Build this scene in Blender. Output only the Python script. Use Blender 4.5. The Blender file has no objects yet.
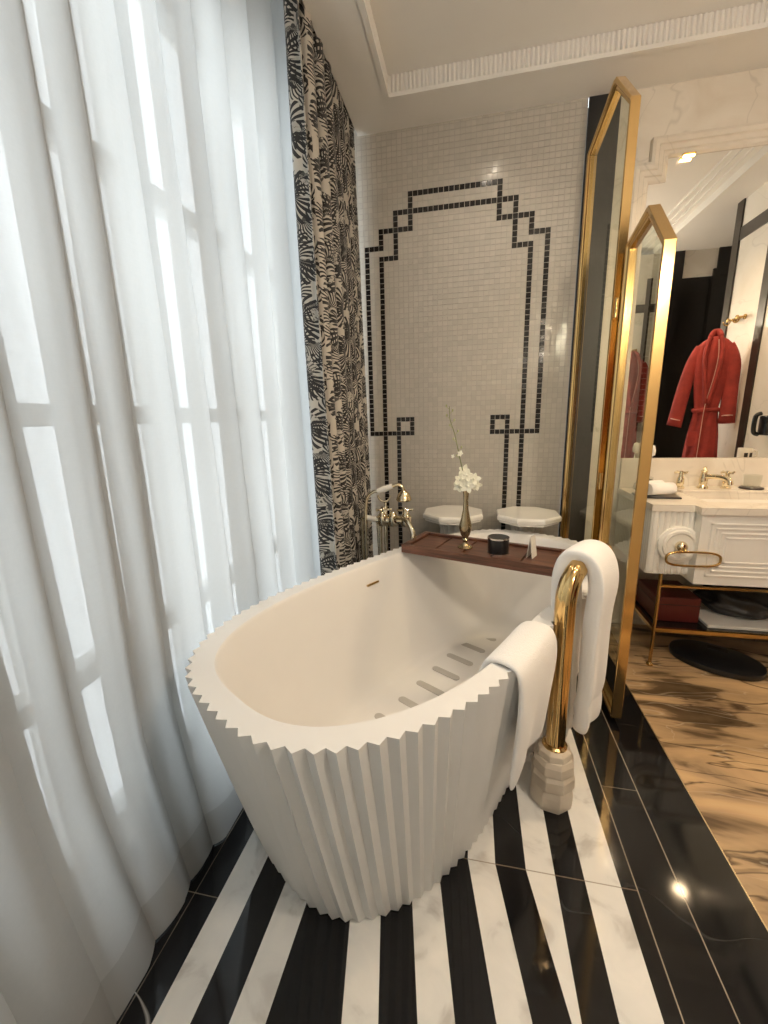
import bpy, bmesh, math, random
from mathutils import Vector, Matrix
random.seed(7)
PI = math.pi
S = bpy.context.scene
C = S.collection

# ------------------------------------------------------------------ camera
CAM_H = 1.30
cam_data = bpy.data.cameras.new('camera')
cam = bpy.data.objects.new('camera', cam_data); C.objects.link(cam)
cam_data.sensor_fit = 'VERTICAL'; cam_data.sensor_height = 24.0
cam_data.lens = 414.1 / 1024 * 24.0
cam_data.clip_start = 0.03
yaw, pitch, roll = math.radians(-12.04), math.radians(-12.71), math.radians(-1.47)
fwd = Vector((math.sin(yaw)*math.cos(pitch), math.cos(yaw)*math.cos(pitch), math.sin(pitch)))
rgt = Vector((math.cos(yaw), -math.sin(yaw), 0)); upv = rgt.cross(fwd)
r2 = math.cos(roll)*rgt + math.sin(roll)*upv
u2 = -math.sin(roll)*rgt + math.cos(roll)*upv
cam.matrix_world = Matrix(((r2.x, u2.x, -fwd.x, 0), (r2.y, u2.y, -fwd.y, 0), (r2.z, u2.z, -fwd.z, CAM_H), (0, 0, 0, 1)))
S.camera = cam

# ------------------------------------------------------------------ world, lights, exposure
S.view_settings.view_transform = 'Standard'
S.view_settings.look = 'None'
S.view_settings.gamma = 1.0
S.view_settings.use_curve_mapping = False
S.view_settings.exposure = 0.50
w = bpy.data.worlds.new('daylight'); S.world = w; w.use_nodes = True
w.node_tree.nodes['Background'].inputs[0].default_value = (0.86, 0.93, 1.0, 1)
w.node_tree.nodes['Background'].inputs[1].default_value = 5.2

def area(name, loc, target, size, size_y, power, col, portal=False, spread=None):
    l = bpy.data.lights.new(name, 'AREA'); l.shape = 'RECTANGLE'; l.size = size; l.size_y = size_y
    l.energy = power; l.color = col
    if spread: l.spread = spread
    if portal: l.cycles.is_portal = True
    o = bpy.data.objects.new(name, l); C.objects.link(o); o.location = loc
    o.rotation_euler = (Vector(target) - Vector(loc)).to_track_quat('-Z', 'Y').to_euler()
    return o
def spot(name, loc, target, power, col, angle=110, r=0.04, blend=0.8):
    l = bpy.data.lights.new(name, 'SPOT'); l.energy = power; l.color = col
    l.spot_size = math.radians(angle); l.spot_blend = blend; l.shadow_soft_size = r
    o = bpy.data.objects.new(name, l); C.objects.link(o); o.location = loc
    o.rotation_euler = (Vector(target) - Vector(loc)).to_track_quat('-Z', 'Y').to_euler()
    return o
WARM = (1.0, 0.74, 0.46)
# daylight entering through the tall window
area('window_portal', (-1.19, 0.75, 1.40), (0, 0.75, 1.40), 3.5, 2.75, 1, (1, 1, 1), portal=True)
# ceiling downlights: over the bath, over the vanity, behind the camera
SOFT = (1.0, 0.86, 0.69)
spot('downlight_bath', (0.45, 1.15, 2.90), (0.25, 1.25, 0), 13, SOFT, 120)
spot('downlight_back_wall', (0.10, 2.0, 2.92), (0.05, 2.45, 0), 12, SOFT, 120)
spot('downlight_vanity', (1.30, 1.85, 2.86), (1.25, 1.95, 0), 42, WARM, 130)
spot('downlight_vanity_left', (1.05, 1.25, 2.86), (1.05, 1.3, 0), 12, WARM, 130)
spot('downlight_entry', (0.55, -0.45, 2.86), (0.4, 0.3, 0), 6, WARM, 130)
spot('downlight_vanity_right', (1.88, 2.02, 2.83), (1.80, 2.05, 0), 9, WARM, 120, 0.05)
def point(name, loc, power, col, r=0.06):
    l = bpy.data.lights.new(name, 'POINT'); l.energy = power; l.color = col; l.shadow_soft_size = r
    o = bpy.data.objects.new(name, l); C.objects.link(o); o.location = loc
point('entry_fill', (0.92, 0.36, 2.05), 28, SOFT)  # added fill without a fixture, out of view, brightens ceiling and walls
point('rear_fill', (0.62, -1.35, 2.05), 2, SOFT)  # weak fill added behind the camera for the ceiling and right-facing tub flutes

# ------------------------------------------------------------------ material helpers
def new_mat(name):
    m = bpy.data.materials.new(name); m.use_nodes = True
    nt = m.node_tree; b = nt.nodes['Principled BSDF']
    return m, nt, b
def mat(name, col, rough=0.5, metal=0.0, spec=0.5, noise=0.0, nscale=20, bump=0.0, bscale=60, **kw):
    m, nt, b = new_mat(name)
    b.inputs['Base Color'].default_value = (*col, 1); b.inputs['Roughness'].default_value = rough
    b.inputs['Metallic'].default_value = metal; b.inputs['Specular IOR Level'].default_value = spec
    tc = nt.nodes.new('ShaderNodeTexCoord')
    if noise:
        n = nt.nodes.new('ShaderNodeTexNoise'); n.inputs['Scale'].default_value = nscale; n.inputs['Detail'].default_value = 4
        nt.links.new(tc.outputs['Object'], n.inputs['Vector'])
        r = nt.nodes.new('ShaderNodeValToRGB')
        r.color_ramp.elements[0].position = 0.3; r.color_ramp.elements[1].position = 0.7
        r.color_ramp.elements[0].color = (*[c*(1-noise) for c in col], 1); r.color_ramp.elements[1].color = (*[min(1, c*(1+noise*0.5)) for c in col], 1)
        nt.links.new(n.outputs['Fac'], r.inputs[0]); nt.links.new(r.outputs[0], b.inputs['Base Color'])
    if bump:
        n = nt.nodes.new('ShaderNodeTexNoise'); n.inputs['Scale'].default_value = bscale; n.inputs['Detail'].default_value = 3
        nt.links.new(tc.outputs['Object'], n.inputs['Vector'])
        bp = nt.nodes.new('ShaderNodeBump'); bp.inputs['Strength'].default_value = bump; bp.inputs['Distance'].default_value = 0.004
        nt.links.new(n.outputs['Fac'], bp.inputs['Height']); nt.links.new(bp.outputs[0], b.inputs['Normal'])
    for k, v in kw.items(): b.inputs[k].default_value = v
    return m
def M_(nt, op, a, b=None, c=None):
    n = nt.nodes.new('ShaderNodeMath'); n.operation = op
    for i, v in enumerate((a, b, c)):
        if v is None: continue
        if isinstance(v, (int, float)): n.inputs[i].default_value = v
        else: nt.links.new(v, n.inputs[i])
    return n.outputs[0]
def pulse(nt, x, a, b):
    return M_(nt, 'MULTIPLY', M_(nt, 'GREATER_THAN', x, a), M_(nt, 'LESS_THAN', x, b))
def mixc(nt, f, a, b):
    n = nt.nodes.new('ShaderNodeMix'); n.data_type = 'RGBA'
    if isinstance(f, (int, float)): n.inputs[0].default_value = f
    else: nt.links.new(f, n.inputs[0])
    for i, v in ((6, a), (7, b)):
        if isinstance(v, tuple): n.inputs[i].default_value = (*v, 1)
        else: nt.links.new(v, n.inputs[i])
    return n.outputs[2]
def vein(nt, vec, scale, width, distort=1.0, seed=0.0):
    """1 on thin lines where a warped noise crosses its middle value"""
    mp = nt.nodes.new('ShaderNodeMapping'); mp.inputs['Location'].default_value = (seed, seed*1.7, seed*0.3)
    nt.links.new(vec, mp.inputs[0])
    n = nt.nodes.new('ShaderNodeTexNoise'); n.inputs['Scale'].default_value = scale; n.inputs['Detail'].default_value = 3
    n.inputs['Distortion'].default_value = distort; nt.links.new(mp.outputs[0], n.inputs['Vector'])
    d = M_(nt, 'ABSOLUTE', M_(nt, 'SUBTRACT', n.outputs['Fac'], 0.5))
    mr = nt.nodes.new('ShaderNodeMapRange'); nt.links.new(d, mr.inputs[0])
    mr.inputs[1].default_value = 0; mr.inputs[2].default_value = width; mr.inputs[3].default_value = 1; mr.inputs[4].default_value = 0
    return mr.outputs[0]
def ramp(nt, f, stops):
    r = nt.nodes.new('ShaderNodeValToRGB'); e = r.color_ramp.elements
    while len(e) < len(stops): e.new(0.5)
    for el, (p, c) in zip(e, stops): el.position = p; el.color = (*c, 1)
    nt.links.new(f, r.inputs[0]); return r.outputs[0]
def noise_out(nt, vec, scale, detail=4, dist=0.0):
    n = nt.nodes.new('ShaderNodeTexNoise'); n.inputs['Scale'].default_value = scale
    n.inputs['Detail'].default_value = detail; n.inputs['Distortion'].default_value = dist
    nt.links.new(vec, n.inputs['Vector']); return n.outputs['Fac']

# ---- striped marble floor
def mat_floor_stripes():
    m, nt, b = new_mat('striped_marble')
    tc = nt.nodes.new('ShaderNodeTexCoord'); sp = nt.nodes.new('ShaderNodeSeparateXYZ')
    nt.links.new(tc.outputs['Object'], sp.inputs[0]); x, y = sp.outputs[0], sp.outputs[1]
    near = M_(nt, 'LESS_THAN', y, 1.011)
    u = M_(nt, 'ADD', x, M_(nt, 'MULTIPLY', M_(nt, 'SUBTRACT', y, 1.011), 0.19))
    inB = M_(nt, 'MULTIPLY', near, pulse(nt, u, -0.335, 0.182))
    outer = [(-0.67, -0.585), (-0.50, -0.42), (0.182, 0.262), (0.342, 0.437)]
    inner = [(-0.332, -0.249), (-0.161, -0.077), (0.015, 0.095)]
    def psum(v, lst):
        t = None
        for a, c in lst:
            q = pulse(nt, v, a, c); t = q if t is None else M_(nt, 'ADD', t, q)
        return t
    far = M_(nt, 'SUBTRACT', 1.0, near)
    A = M_(nt, 'ADD', psum(x, outer), M_(nt, 'MULTIPLY', far, psum(x, inner)))
    B = psum(u, inner)
    notB = M_(nt, 'SUBTRACT', 1.0, inB)
    white = M_(nt, 'MINIMUM', 1.0, M_(nt, 'ADD', M_(nt, 'MULTIPLY', notB, A), M_(nt, 'MULTIPLY', inB, B)))
    vec = tc.outputs['Object']
    v1 = vein(nt, vec, 1.1, 0.0018, 0.0, 14.2); msk = noise_out(nt, vec, 3.0, 2)
    v1 = M_(nt, 'MULTIPLY', v1, M_(nt, 'GREATER_THAN', msk, 0.42))
    v2 = M_(nt, 'MULTIPLY', vein(nt, vec, 3.2, 0.0035, 0.1, 4.0), 0.12)
    v2 = M_(nt, 'MULTIPLY', v2, M_(nt, 'GREATER_THAN', noise_out(nt, vec, 2.2, 2), 0.52))
    left_ = M_(nt, 'ADD', 0.05, M_(nt, 'MULTIPLY', 0.80, M_(nt, 'LESS_THAN', x, -0.25)))
    black = mixc(nt, M_(nt, 'MULTIPLY', left_, M_(nt, 'MAXIMUM', v1, v2)), (0.006, 0.006, 0.007), (0.45, 0.44, 0.42))
    wn = noise_out(nt, vec, 9.0, 5, 0.8)
    whit = ramp(nt, wn, [(0.30, (0.55, 0.53, 0.50)), (0.44, (0.76, 0.75, 0.72)), (0.7, (0.84, 0.82, 0.78))])
    col = mixc(nt, white, black, whit)
    # pale joints between the slabs
    def line(v, at, wd): return M_(nt, 'LESS_THAN', M_(nt, 'ABSOLUTE', M_(nt, 'SUBTRACT', v, at)), wd)
    j = line(x, 0.479, 0.0016)
    j = M_(nt, 'MAXIMUM', j, line(x, 0.596, 0.0016)); j = M_(nt, 'MAXIMUM', j, M_(nt, 'MULTIPLY', 0.4, line(x, -0.742, 0.0013)))
    rb = M_(nt, 'MULTIPLY', pulse(nt, x, 0.479, 0.596), M_(nt, 'MAXIMUM', line(y, 1.355, 0.0013), line(y, 0.60, 0.0013)))
    j = M_(nt, 'MAXIMUM', j, M_(nt, 'MULTIPLY', rb, 0.6))
    j = M_(nt, 'MAXIMUM', j, M_(nt, 'MULTIPLY', M_(nt, 'MULTIPLY', line(y, 0.775, 0.0013), pulse(nt, x, -1.2, -0.67)), 0.6))
    mid = M_(nt, 'MULTIPLY', line(y, 1.011, 0.0016), pulse(nt, x, -0.05, 0.479))
    col = mixc(nt, M_(nt, 'MULTIPLY', j, 0.75), col, (0.42, 0.36, 0.27))
    col = mixc(nt, M_(nt, 'MULTIPLY', mid, 0.7), col, (0.22, 0.17, 0.12))
    nt.links.new(col, b.inputs['Base Color'])
    b.inputs['Roughness'].default_value = 0.07; b.inputs['Specular IOR Level'].default_value = 0.5
    return m
def mat_brown_marble():
    m, nt, b = new_mat('brown_veined_marble')
    tc = nt.nodes.new('ShaderNodeTexCoord'); sp = nt.nodes.new('ShaderNodeSeparateXYZ')
    nt.links.new(tc.outputs['Object'], sp.inputs[0]); x, y = sp.outputs[0], sp.outputs[1]
    # book-matched slabs: veins mirror about the joints every 0.62 m
    my = M_(nt, 'PINGPONG', M_(nt, 'SUBTRACT', y, 1.90 - 9.6), 1.2)      # book-matched at the joint
    cb = nt.nodes.new('ShaderNodeCombineXYZ'); nt.links.new(x, cb.inputs[0]); nt.links.new(my, cb.inputs[1])
    mp = nt.nodes.new('ShaderNodeMapping'); mp.inputs['Rotation'].default_value = (0, 0, math.radians(36))
    mp.inputs['Scale'].default_value = (1.3, 5.0, 1.0); nt.links.new(cb.outputs[0], mp.inputs[0])
    n1 = noise_out(nt, mp.outputs[0], 1.3, 5, 0.5)
    base = ramp(nt, n1, [(0.30, (0.06, 0.040, 0.022)), (0.40, (0.13, 0.085, 0.045)), (0.45, (0.40, 0.27, 0.15)), (0.58, (0.60, 0.40, 0.21)), (0.75, (0.70, 0.50, 0.29))])
    v = vein(nt, mp.outputs[0], 0.9, 0.014, 0.9, 5.0)
    col = mixc(nt, M_(nt, 'MULTIPLY', v, 0.85), base, (0.06, 0.035, 0.02))
    v2 = vein(nt, mp.outputs[0], 1.2, 0.006, 0.8, 12.0)
    col = mixc(nt, M_(nt, 'MULTIPLY', v2, 0.22), col, (0.85, 0.74, 0.55))
    nt.links.new(col, b.inputs['Base Color']); b.inputs['Roughness'].default_value = 0.12
    return m
def mat_cream_marble(name='cream_marble', c0=(0.70, 0.62, 0.52), c1=(0.80, 0.74, 0.65), rough=0.2):
    m, nt, b = new_mat(name)
    tc = nt.nodes.new('ShaderNodeTexCoord'); vec = tc.outputs['Object']
    n1 = noise_out(nt, vec, 3.5, 6, 1.0)
    base = ramp(nt, n1, [(0.3, c0), (0.6, c1)])
    v = vein(nt, vec, 2.0, 0.012, 1.5, 2.0)
    col = mixc(nt, M_(nt, 'MULTIPLY', v, 0.30), base, tuple(c*0.6 for c in c0))
    nt.links.new(col, b.inputs['Base Color']); b.inputs['Roughness'].default_value = rough
    return m
def mat_tile(name, col, rough):
    m, nt, b = new_mat(name)
    at = nt.nodes.new('ShaderNodeAttribute'); at.attribute_name = 'shade'
    f = at.outputs['Fac']
    c = mixc(nt, f, tuple(k*0.95 for k in col), tuple(min(1, k*1.05) for k in col))
    nt.links.new(c, b.inputs['Base Color']); b.inputs['Roughness'].default_value = rough
    return m
def mat_glass(name, tint=(1, 1, 1), rough=0.0, body=0.0):
    """thin clear pane: see-through with a clear surface reflection"""
    m, nt, b = new_mat(name); nt.nodes.remove(b)
    out = nt.nodes['Material Output']
    tr = nt.nodes.new('ShaderNodeBsdfTransparent'); tr.inputs[0].default_value = (*tint, 1)
    gl = nt.nodes.new('ShaderNodeBsdfGlossy'); gl.inputs['Roughness'].default_value = rough; gl.inputs['Color'].default_value = (1, 1, 1, 1)
    fr = nt.nodes.new('ShaderNodeFresnel'); fr.inputs[0].default_value = 1.45
    geo = nt.nodes.new('ShaderNodeNewGeometry')      # reflect on the outer faces only
    fac = M_(nt, 'MULTIPLY', fr.outputs[0], M_(nt, 'SUBTRACT', 1.0, geo.outputs['Backfacing']))
    mx = nt.nodes.new('ShaderNodeMixShader'); nt.links.new(fac, mx.inputs[0])
    nt.links.new(tr.outputs[0], mx.inputs[1]); nt.links.new(gl.outputs[0], mx.inputs[2])
    nt.links.new(mx.outputs[0], out.inputs[0])
    return m
def mat_sheer():
    m, nt, b = new_mat('sheer_linen'); nt.nodes.remove(b); out = nt.nodes['Material Output']
    uv = nt.nodes.new('ShaderNodeTexCoord')
    mp = nt.nodes.new('ShaderNodeMapping'); mp.inputs['Scale'].default_value = (420, 60, 1); nt.links.new(uv.outputs['UV'], mp.inputs[0])
    mp2 = nt.nodes.new('ShaderNodeMapping'); mp2.inputs['Scale'].default_value = (60, 420, 1); nt.links.new(uv.outputs['UV'], mp2.inputs[0])
    n = noise_out(nt, mp.outputs[0], 1.0, 2); n2 = noise_out(nt, mp2.outputs[0], 1.0, 2)
    sep = nt.nodes.new('ShaderNodeSeparateXYZ'); nt.links.new(uv.outputs['UV'], sep.inputs[0])
    hem = M_(nt, 'LESS_THAN', sep.outputs[1], 0.11)       # doubled cloth at the bottom hem
    weave = M_(nt, 'MULTIPLY', M_(nt, 'ADD', n, n2), 0.5)
    fac = M_(nt, 'ADD', M_(nt, 'MULTIPLY', weave, 0.10), 0.01)
    fac = M_(nt, 'MULTIPLY', fac, M_(nt, 'SUBTRACT', 1.0, M_(nt, 'MULTIPLY', hem, 0.8)))
    tcol = mixc(nt, hem, (0.44, 0.445, 0.44), (0.27, 0.27, 0.265))
    di = nt.nodes.new('ShaderNodeBsdfDiffuse'); di.inputs[0].default_value = (0.52, 0.52, 0.51, 1)
    tl = nt.nodes.new('ShaderNodeBsdfTranslucent')
    tl.inputs[0].default_value = (0.44, 0.445, 0.44, 1)
    nt.links.new(tcol, tl.inputs[0])
    mx = nt.nodes.new('ShaderNodeMixShader'); mx.inputs[0].default_value = 0.50
    nt.links.new(di.outputs[0], mx.inputs[1]); nt.links.new(tl.outputs[0], mx.inputs[2])
    tr = nt.nodes.new('ShaderNodeBsdfTransparent')
    m2 = nt.nodes.new('ShaderNodeMixShader'); nt.links.new(fac, m2.inputs[0])
    nt.links.new(mx.outputs[0], m2.inputs[1]); nt.links.new(tr.outputs[0], m2.inputs[2])
    nt.links.new(m2.outputs[0], out.inputs[0])
    return m
def mat_palm_print():
    """black palm fans printed on cream cloth, drawn in the cloth's own UV (metres)"""
    m, nt, b = new_mat('palm_print_cloth')
    tc = nt.nodes.new('ShaderNodeTexCoord')
    total = None
    def layer(cw, ch, ox, oy, n, r0, r1, curl, thr, wob, ang0, ang1):
        nz = nt.nodes.new('ShaderNodeTexNoise'); nz.inputs['Scale'].default_value = 9; nt.links.new(tc.outputs['UV'], nz.inputs['Vector'])
        sub = nt.nodes.new('ShaderNodeVectorMath'); sub.operation = 'SUBTRACT'; sub.inputs[1].default_value = (0.5, 0.5, 0.5); nt.links.new(nz.outputs['Color'], sub.inputs[0])
        sc = nt.nodes.new('ShaderNodeVectorMath'); sc.operation = 'SCALE'; sc.inputs['Scale'].default_value = wob; nt.links.new(sub.outputs[0], sc.inputs[0])
        ad = nt.nodes.new('ShaderNodeVectorMath'); ad.operation = 'ADD'; nt.links.new(tc.outputs['UV'], ad.inputs[0]); nt.links.new(sc.outputs[0], ad.inputs[1])
        sp = nt.nodes.new('ShaderNodeSeparateXYZ'); nt.links.new(ad.outputs[0], sp.inputs[0])
        ux = M_(nt, 'DIVIDE', M_(nt, 'ADD', sp.outputs[0], ox), cw)
        row = M_(nt, 'FLOOR', ux)
        uy = M_(nt, 'ADD', M_(nt, 'DIVIDE', M_(nt, 'ADD', sp.outputs[1], oy), ch), M_(nt, 'MULTIPLY', row, 0.5))
        px = M_(nt, 'MULTIPLY', M_(nt, 'SUBTRACT', M_(nt, 'FRACT', ux), 0.5), cw)
        py = M_(nt, 'MULTIPLY', M_(nt, 'SUBTRACT', M_(nt, 'FRACT', uy), 0.5), ch)
        r = M_(nt, 'SQRT', M_(nt, 'ADD', M_(nt, 'MULTIPLY', px, px), M_(nt, 'MULTIPLY', py, py)))
        th = M_(nt, 'ARCTAN2', py, px)
        th2 = M_(nt, 'ADD', th, M_(nt, 'MULTIPLY', r, curl))
        s = M_(nt, 'SINE', M_(nt, 'MULTIPLY', th2, n))
        # leaflets thin out towards their tips
        t = M_(nt, 'ADD', M_(nt, 'MULTIPLY', M_(nt, 'DIVIDE', r, r1), 1.1), thr)
        on = M_(nt, 'GREATER_THAN', s, t)
        on = M_(nt, 'MULTIPLY', on, pulse(nt, th, ang0, ang1))
        on = M_(nt, 'MULTIPLY', on, pulse(nt, r, r0, r1))
        core = M_(nt, 'LESS_THAN', r, r0*1.2)
        return M_(nt, 'MAXIMUM', on, M_(nt, 'MULTIPLY', core, 0.9))
    Ls = [layer(0.19, 0.23, 0.0, 0.0, 22, 0.012, 0.110, 5.0, -1.05, 0.02, -2.9, 0.1),
          layer(0.19, 0.23, 0.0, 0.0, 17, 0.008, 0.09, -9.0, -0.85, 0.02, 0.1, 3.2),
          layer(0.14, 0.19, 0.09, 0.10, 24, 0.006, 0.09, -9.0, -0.8, 0.03, 0.0, 3.2),
          layer(0.21, 0.16, 0.05, 0.06, 26, 0.006, 0.085, 12.0, -0.7, 0.03, -3.2, 0.0)]
    for l in Ls: total = l if total is None else M_(nt, 'MAXIMUM', total, l)
    inv = M_(nt, 'GREATER_THAN', noise_out(nt, tc.outputs['UV'], 9, 2, 0.6), 0.64)
    total = M_(nt, 'ABSOLUTE', M_(nt, 'SUBTRACT', total, M_(nt, 'MULTIPLY', inv, 0.85)))
    col = mixc(nt, total, (0.50, 0.46, 0.40), (0.016, 0.015, 0.015))
    nt.links.new(col, b.inputs['Base Color']); b.inputs['Roughness'].default_value = 0.75
    b.inputs['Sheen Weight'].default_value = 0.15
    return m
def mat_wood():
    m, nt, b = new_mat('walnut')
    tc = nt.nodes.new('ShaderNodeTexCoord')
    mp = nt.nodes.new('ShaderNodeMapping'); mp.inputs['Scale'].default_value = (3, 40, 40); nt.links.new(tc.outputs['Object'], mp.inputs[0])
    n = noise_out(nt, mp.outputs[0], 1.6, 5, 1.2)
    c = ramp(nt, n, [(0.3, (0.05, 0.02, 0.012)), (0.55, (0.13, 0.052, 0.03)), (0.75, (0.20, 0.085, 0.05))])
    nt.links.new(c, b.inputs['Base Color']); b.inputs['Roughness'].default_value = 0.32
    return m
def mat_towel():
    m, nt, b = new_mat('white_terry')
    tc = nt.nodes.new('ShaderNodeTexCoord')
    b.inputs['Base Color'].default_value = (0.84, 0.82, 0.79, 1); b.inputs['Roughness'].default_value = 0.95
    b.inputs['Sheen Weight'].default_value = 0.3
    n = nt.nodes.new('ShaderNodeTexNoise'); n.inputs['Scale'].default_value = 260; nt.links.new(tc.outputs['Object'], n.inputs['Vector'])
    bp = nt.nodes.new('ShaderNodeBump'); bp.inputs['Strength'].default_value = 0.5; bp.inputs['Distance'].default_value = 0.003
    nt.links.new(n.outputs['Fac'], bp.inputs['Height']); nt.links.new(bp.outputs[0], b.inputs['Normal'])
    return m

M = {}
M['stripes'] = mat_floor_stripes(); M['brown'] = mat_brown_marble(); M['cream'] = mat_cream_marble()
M['plaster'] = mat('ceiling_plaster', (0.82, 0.79, 0.74), 0.55, noise=0.03, nscale=3)
M['white_wall'] = mat_cream_marble('pale_wall_marble', (0.74, 0.69, 0.60), (0.80, 0.76, 0.69), 0.3)
M['grout'] = mat('grout', (0.43, 0.40, 0.355), 0.8, noise=0.1, nscale=40)
M['tile'] = mat_tile('beige_mosaic', (0.50, 0.465, 0.41), 0.16)
M['tile_black'] = mat_tile('black_mosaic', (0.014, 0.011, 0.010), 0.12)
M['black_lacquer'] = mat('black_lacquer', (0.012, 0.010, 0.009), 0.22, noise=0.2)
M['dark_trim'] = mat('dark_bronze_trim', (0.035, 0.028, 0.022), 0.3, noise=0.15)
M['tub'] = mat('bath_composite', (0.80, 0.785, 0.76), 0.42, noise=0.015, nscale=6)
M['tub_in'] = mat('bath_composite_inside', (0.80, 0.775, 0.74), 0.30, noise=0.015, nscale=6)
M['grip'] = mat('grip_strip_grey', (0.50, 0.47, 0.43), 0.7, noise=0.05)
M['gold'] = mat('polished_brass', (0.72, 0.49, 0.21), 0.13, 1.0, noise=0.06, nscale=8)
M['gold_dark'] = mat('aged_brass', (0.60, 0.40, 0.16), 0.16, 1.0, noise=0.1, nscale=12)
M['gold_soft'] = mat('satin_champagne_brass', (0.78, 0.64, 0.42), 0.22, 1.0, noise=0.08, nscale=10)
M['nickel'] = mat('polished_nickel_brass', (0.86, 0.76, 0.56), 0.09, 1.0, noise=0.05, nscale=20)
M['porcelain'] = mat('white_porcelain', (0.86, 0.83, 0.77), 0.12, noise=0.02)
M['glass'] = mat_glass('screen_glass', (0.86, 0.88, 0.83)); M['glass_clear'] = mat_glass('drinking_glass', (0.94, 0.95, 0.94))
M['mirror'] = mat('mirror_silver', (0.93, 0.92, 0.88), 0.0, 1.0)
M['sheer'] = mat_sheer(); M['palm'] = mat_palm_print(); M['wood'] = mat_wood(); M['towel'] = mat_towel()
M['black'] = mat('black_wax_jar', (0.012, 0.012, 0.013), 0.28, noise=0.1)
M['black_soft'] = mat('black_leather', (0.012, 0.012, 0.013), 0.45, noise=0.2, bump=0.3)
M['silver'] = mat('silver_rim', (0.80, 0.78, 0.74), 0.15, 1.0, noise=0.05)
M['paper'] = mat('white_card', (0.80, 0.77, 0.72), 0.6, noise=0.03)
M['petal'] = mat('orchid_petal', (0.86, 0.84, 0.70), 0.5, noise=0.06, nscale=60)
M['stem'] = mat('green_stem', (0.20, 0.22, 0.09), 0.5, noise=0.2, nscale=60)
M['bud'] = mat('green_bud', (0.38, 0.40, 0.20), 0.5, noise=0.1, nscale=60)
M['red'] = mat('red_velour', (0.33, 0.036, 0.028), 0.85, noise=0.25, nscale=14, bump=0.3, bscale=30)
M['piping'] = mat('pink_piping', (0.70, 0.42, 0.36), 0.7, noise=0.05)
M['red_box'] = mat('dark_red_leather', (0.10, 0.012, 0.010), 0.4, noise=0.15)
M['frame_white'] = mat('window_frame_white', (0.70, 0.70, 0.68), 0.5, noise=0.03)
M['hand_marble'] = mat_cream_marble('carved_stone', (0.50, 0.42, 0.33), (0.66, 0.58, 0.47), 0.28)
M['tray_dark'] = mat('dark_tray', (0.03, 0.02, 0.016), 0.3, noise=0.1)
M['bulb'] = mat('lamp_glow', (1, 0.8, 0.4), 0.4); M['bulb'].node_tree.nodes['Principled BSDF'].inputs['Emission Color'].default_value = (1, 0.66, 0.22, 1)
M['bulb'].node_tree.nodes['Principled BSDF'].inputs['Emission Strength'].default_value = 9

# ------------------------------------------------------------------ mesh helpers
def link(name, bm, m, parent=None, smooth=False, loc=None):
    me = bpy.data.meshes.new(name); bm.normal_update(); bm.to_mesh(me); bm.free()
    for k in (m if isinstance(m, (list, tuple)) else [m]): me.materials.append(k)
    if smooth:
        me.polygons.foreach_set('use_smooth', [True]*len(me.polygons))
        if smooth is not True: me.set_sharp_from_angle(angle=math.radians(smooth))
    o = bpy.data.objects.new(name, me); C.objects.link(o)
    if parent is not None: o.parent = parent
    if loc: o.location = loc
    return o
def thing(name, label, cat, loc=(0, 0, 0), rz=0.0, group=None):
    o = bpy.data.objects.new(name, None); C.objects.link(o); o.empty_display_size = 0.1
    o.location = loc; o.rotation_euler = (0, 0, rz); o['label'] = label; o['category'] = cat
    if group: o['group'] = group
    return o
def tag(o, label, cat, group=None):
    o['label'] = label; o['category'] = cat
    if group: o['group'] = group
    return o
def struct(name, bm, m, smooth=False):
    o = link(name, bm, m, None, smooth); o['kind'] = 'structure'; return o
def box(bm, c, s, mat_i=0, rz=0.0, bev=0.0, rot=None):
    r = bmesh.ops.create_cube(bm, size=1.0); vs = r['verts']
    bmesh.ops.scale(bm, vec=s, verts=vs)
    if bev:
        es = list({e for v in vs for e in v.link_edges})
        g = bmesh.ops.bevel(bm, geom=es, offset=bev, segments=2, affect='EDGES', profile=0.5)
        vs = list({v for f in g['faces'] for v in f.verts} | {v for v in vs if v.is_valid})
    if rot is not None: bmesh.ops.rotate(bm, verts=vs, cent=(0, 0, 0), matrix=rot)
    if rz: bmesh.ops.rotate(bm, verts=vs, cent=(0, 0, 0), matrix=Matrix.Rotation(rz, 3, 'Z'))
    bmesh.ops.translate(bm, verts=vs, vec=c)
    if mat_i:
        for f in {f for v in vs for f in v.link_faces}: f.material_index = mat_i
    return vs
def bx(lo, hi, bm=None, bev=0.0, mat_i=0):
    bm = bm or bmesh.new()
    box(bm, [(a+b)/2 for a, b in zip(lo, hi)], [abs(b-a) for a, b in zip(lo, hi)], mat_i, bev=bev); return bm
def ring_loft(bm, rings, close=True, cap0=False, cap1=False, mat_i=0):
    vr = [[bm.verts.new(p) for p in r] for r in rings]
    n = len(vr[0])
    for a, b in zip(vr[:-1], vr[1:]):
        for i in range(n if close else n-1):
            j = (i+1) % n
            f = bm.faces.new((a[i], a[j], b[j], b[i])); f.material_index = mat_i
    if cap0: f = bm.faces.new(list(reversed(vr[0]))); f.material_index = mat_i
    if cap1: f = bm.faces.new(vr[-1]); f.material_index = mat_i
    return vr
def lathe(bm, prof, c=(0, 0, 0), n=32, ax=None, flute=None):
    """prof = [(r, z)...]; ax tilts the axis"""
    q = Vector((0, 0, 1)).rotation_difference(Vector(ax)).to_matrix() if ax is not None else Matrix.Identity(3)
    rings = []
    for r, z in prof:
        ring = []
        for i in range(n):
            a = 2*PI*i/n; rr = max(r, 1e-5)
            if flute: rr *= 1 + flute*(-1)**i
            ring.append(Vector(c) + q @ Vector((rr*math.cos(a), rr*math.sin(a), z)))
        rings.append(ring)
    ring_loft(bm, rings, True, True, True)
    return bm
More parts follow.
